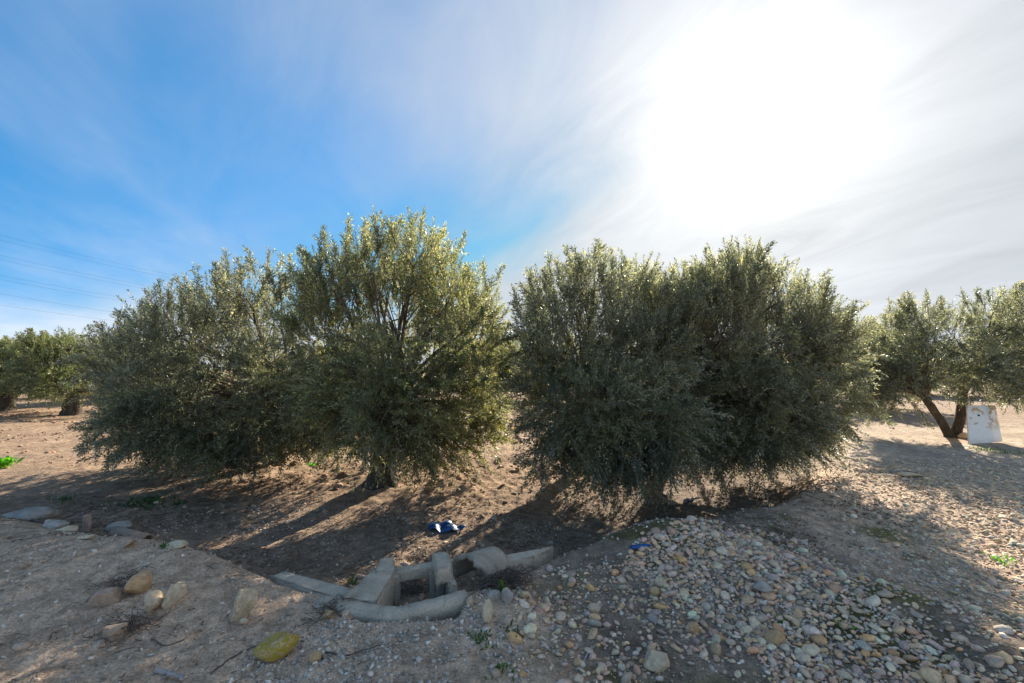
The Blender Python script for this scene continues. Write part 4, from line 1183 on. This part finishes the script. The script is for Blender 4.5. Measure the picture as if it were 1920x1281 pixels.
weed('weed', 'widest green weed patch on the shaded field edge', 272, 943, .14, 150, .09, .02, 'weed', 2, .5)
weed('weed', 'small weed tuft left of the widest patch', 122, 938, .08, 60, .09, .015, 'weed', 3, .7)
weed('weed', 'small weed right of the widest patch', 332, 946, .05, 40, .07, .02, 'weed', 4, .5)
weed('weed', 'upright green sprout growing out of the twig pile', 942, 1116, .012, 12, .14, .018, 'weed', 5, 1.3)
weed('weed', 'single green sprout in the middle of the bent rim foot', 717, 1152, .008, 6, .07, .018, 'weed', 6, 1.3)
weed('weed', 'green sprout right of the middle of the bent rim', 764, 1153, .012, 9, .08, .016, 'weed', 7, 1.3)
weed('weed', 'green sprout standing inside behind the left concrete wing', 662, 1098, .010, 8, .12, .02, 'weed', 8, 1.4)
weed('weed', 'weed sprig on the gravel left of the loose cluster', 908, 1203, .05, 40, .045, .014, 'weed', 9, .6)
weed('weed', 'weed sprig between crushed gravel and cluster', 968, 1192, .03, 30, .05, .014, 'weed', 10, .8)
weed('weed', 'low weed sprig at the bottom edge by the gravel', 935, 1262, .04, 30, .04, .013, 'weed', 11, .6)
weed('weed', 'small bright weed between the pebbles of the heap', 1462, 1172, .012, 16, .03, .012, 'bright', 12, .6)
weed('weed', 'round bright weed on the heap beside a pale stone', 1580, 1180, .014, 24, .03, .012, 'bright', 13, .6)
weed('weed', 'grass patch beneath the white panel', 1872, 846, .22, 160, .08, .012, 'weed', 14, .8)
weed('weed', 'lit yellow-green weed on the bright track', 1882, 1055, .05, 50, .05, .012, 'bright', 15, .6)
weed('weed', 'green seedling behind the tallest tree trunk', 586, 873, .04, 30, .09, .03, 'bright', 16, .8)
weed('weed', 'green tuft by the pipe end stone', 312, 1028, .03, 40, .06, .012, 'weed', 17, .7)

# ------------------------------------------------------------------ power line
def pylon(label, base, levels, arm_dir, half):
    root = empty('pylon', tuple(base)); tag(root, label, 'pylon', 'pylons of the power line')
    topz = max(levels) + 2.5
    for sx in (-1, 1):
        for sy in (-1, 1):
            V, F_ = tube([(sx * 1.4, sy * 1.4, -.3), (sx * .25, sy * .25, topz)], [.09, .06], 5)
            link('leg', poly_mesh('leg', V, F_), M['steel'], root)
    VV, FF, off = [], [], 0
    nb = 12
    for i in range(nb):
        z0, z1 = topz * i / nb, topz * (i + 1) / nb
        w0, w1 = 1.4 + (.25 - 1.4) * i / nb, 1.4 + (.25 - 1.4) * (i + 1) / nb
        for a, b in (((-w0, -w0, z0), (w1, -w1, z1)), ((w0, -w0, z0), (-w1, -w1, z1)), ((-w0, w0, z0), (w1, w1, z1)), ((-w0, -w0, z0), (-w1, w1, z1)), ((w0, -w0, z0), (w1, w1, z1))):
            V, F_ = tube([a, b], [.04, .04], 4); VV.append(V); FF += [tuple(q + off for q in f) for f in F_]; off += len(V)
    link('lattice', poly_mesh('lattice', np.concatenate(VV), FF), M['steel'], root)
    tips = []
    for li, z in enumerate(levels):
        for s in (-1, 1):
            e = np.array([arm_dir[0] * s * half * (1, .30, .27, .25)[li], arm_dir[1] * s * half * (1, .30, .27, .25)[li], z])
            V1, F1 = tube([(0, 0, z + .5), e], [.07, .05], 5); V2, F2 = tube([(0, 0, z - .1), e], [.07, .05], 5)
            V = np.concatenate([V1, V2]); F_ = F1 + [tuple(q + len(V1) for q in f) for f in F2]
            arm = link('crossarm', poly_mesh('crossarm', V, F_), M['steel'], root)
            V, F_ = tube([e, e - [0, 0, .35], e - [0, 0, .7]], [.05, .11, .05], 8)
            link('insulator', poly_mesh('insulator', V, F_), M['steel'], arm)
            tips.append(np.array(base) + e - [0, 0, .7])
    return tips
b1 = at(-50, 690, 75.0); b1[2] = hz(b1[0], b1[1])
b2 = at(665, 690, 150.0); b2[2] = hz(b2[0], b2[1])
lv = [14.4, 18.2, 21.6, 25.0]
ldir = (b2 - b1)[:2]; ldir = ldir / np.linalg.norm(ldir); adir = (-ldir[1], ldir[0])
tp1 = pylon('lattice pylon at the picture edge, only its arm tips showing', b1, lv, adir, 7.2)
tp2 = pylon('distant lattice pylon standing behind the tallest olive tree', b2, lv, adir, 7.2)
for i, (a, b) in enumerate(zip(tp1, tp2)):
    tt = np.linspace(0, 1, 24)[:, None]
    path = a + (b - a) * tt; path[:, 2] -= 2.2 * 4 * (tt * (1 - tt))[:, 0]
    V, F_ = tube(path - a, np.full(24, .013), 5)
    lev = ('lowest', 'second lowest', 'second highest', 'highest')[i // 2]
    tag(link('power_line', poly_mesh('power_line', V, F_), M['wire'], None, tuple(a)), f"{'near' if i % 2 == 0 else 'far'} wire of the {lev} pair of the power line in the sky", 'cable', 'wires of the power line')
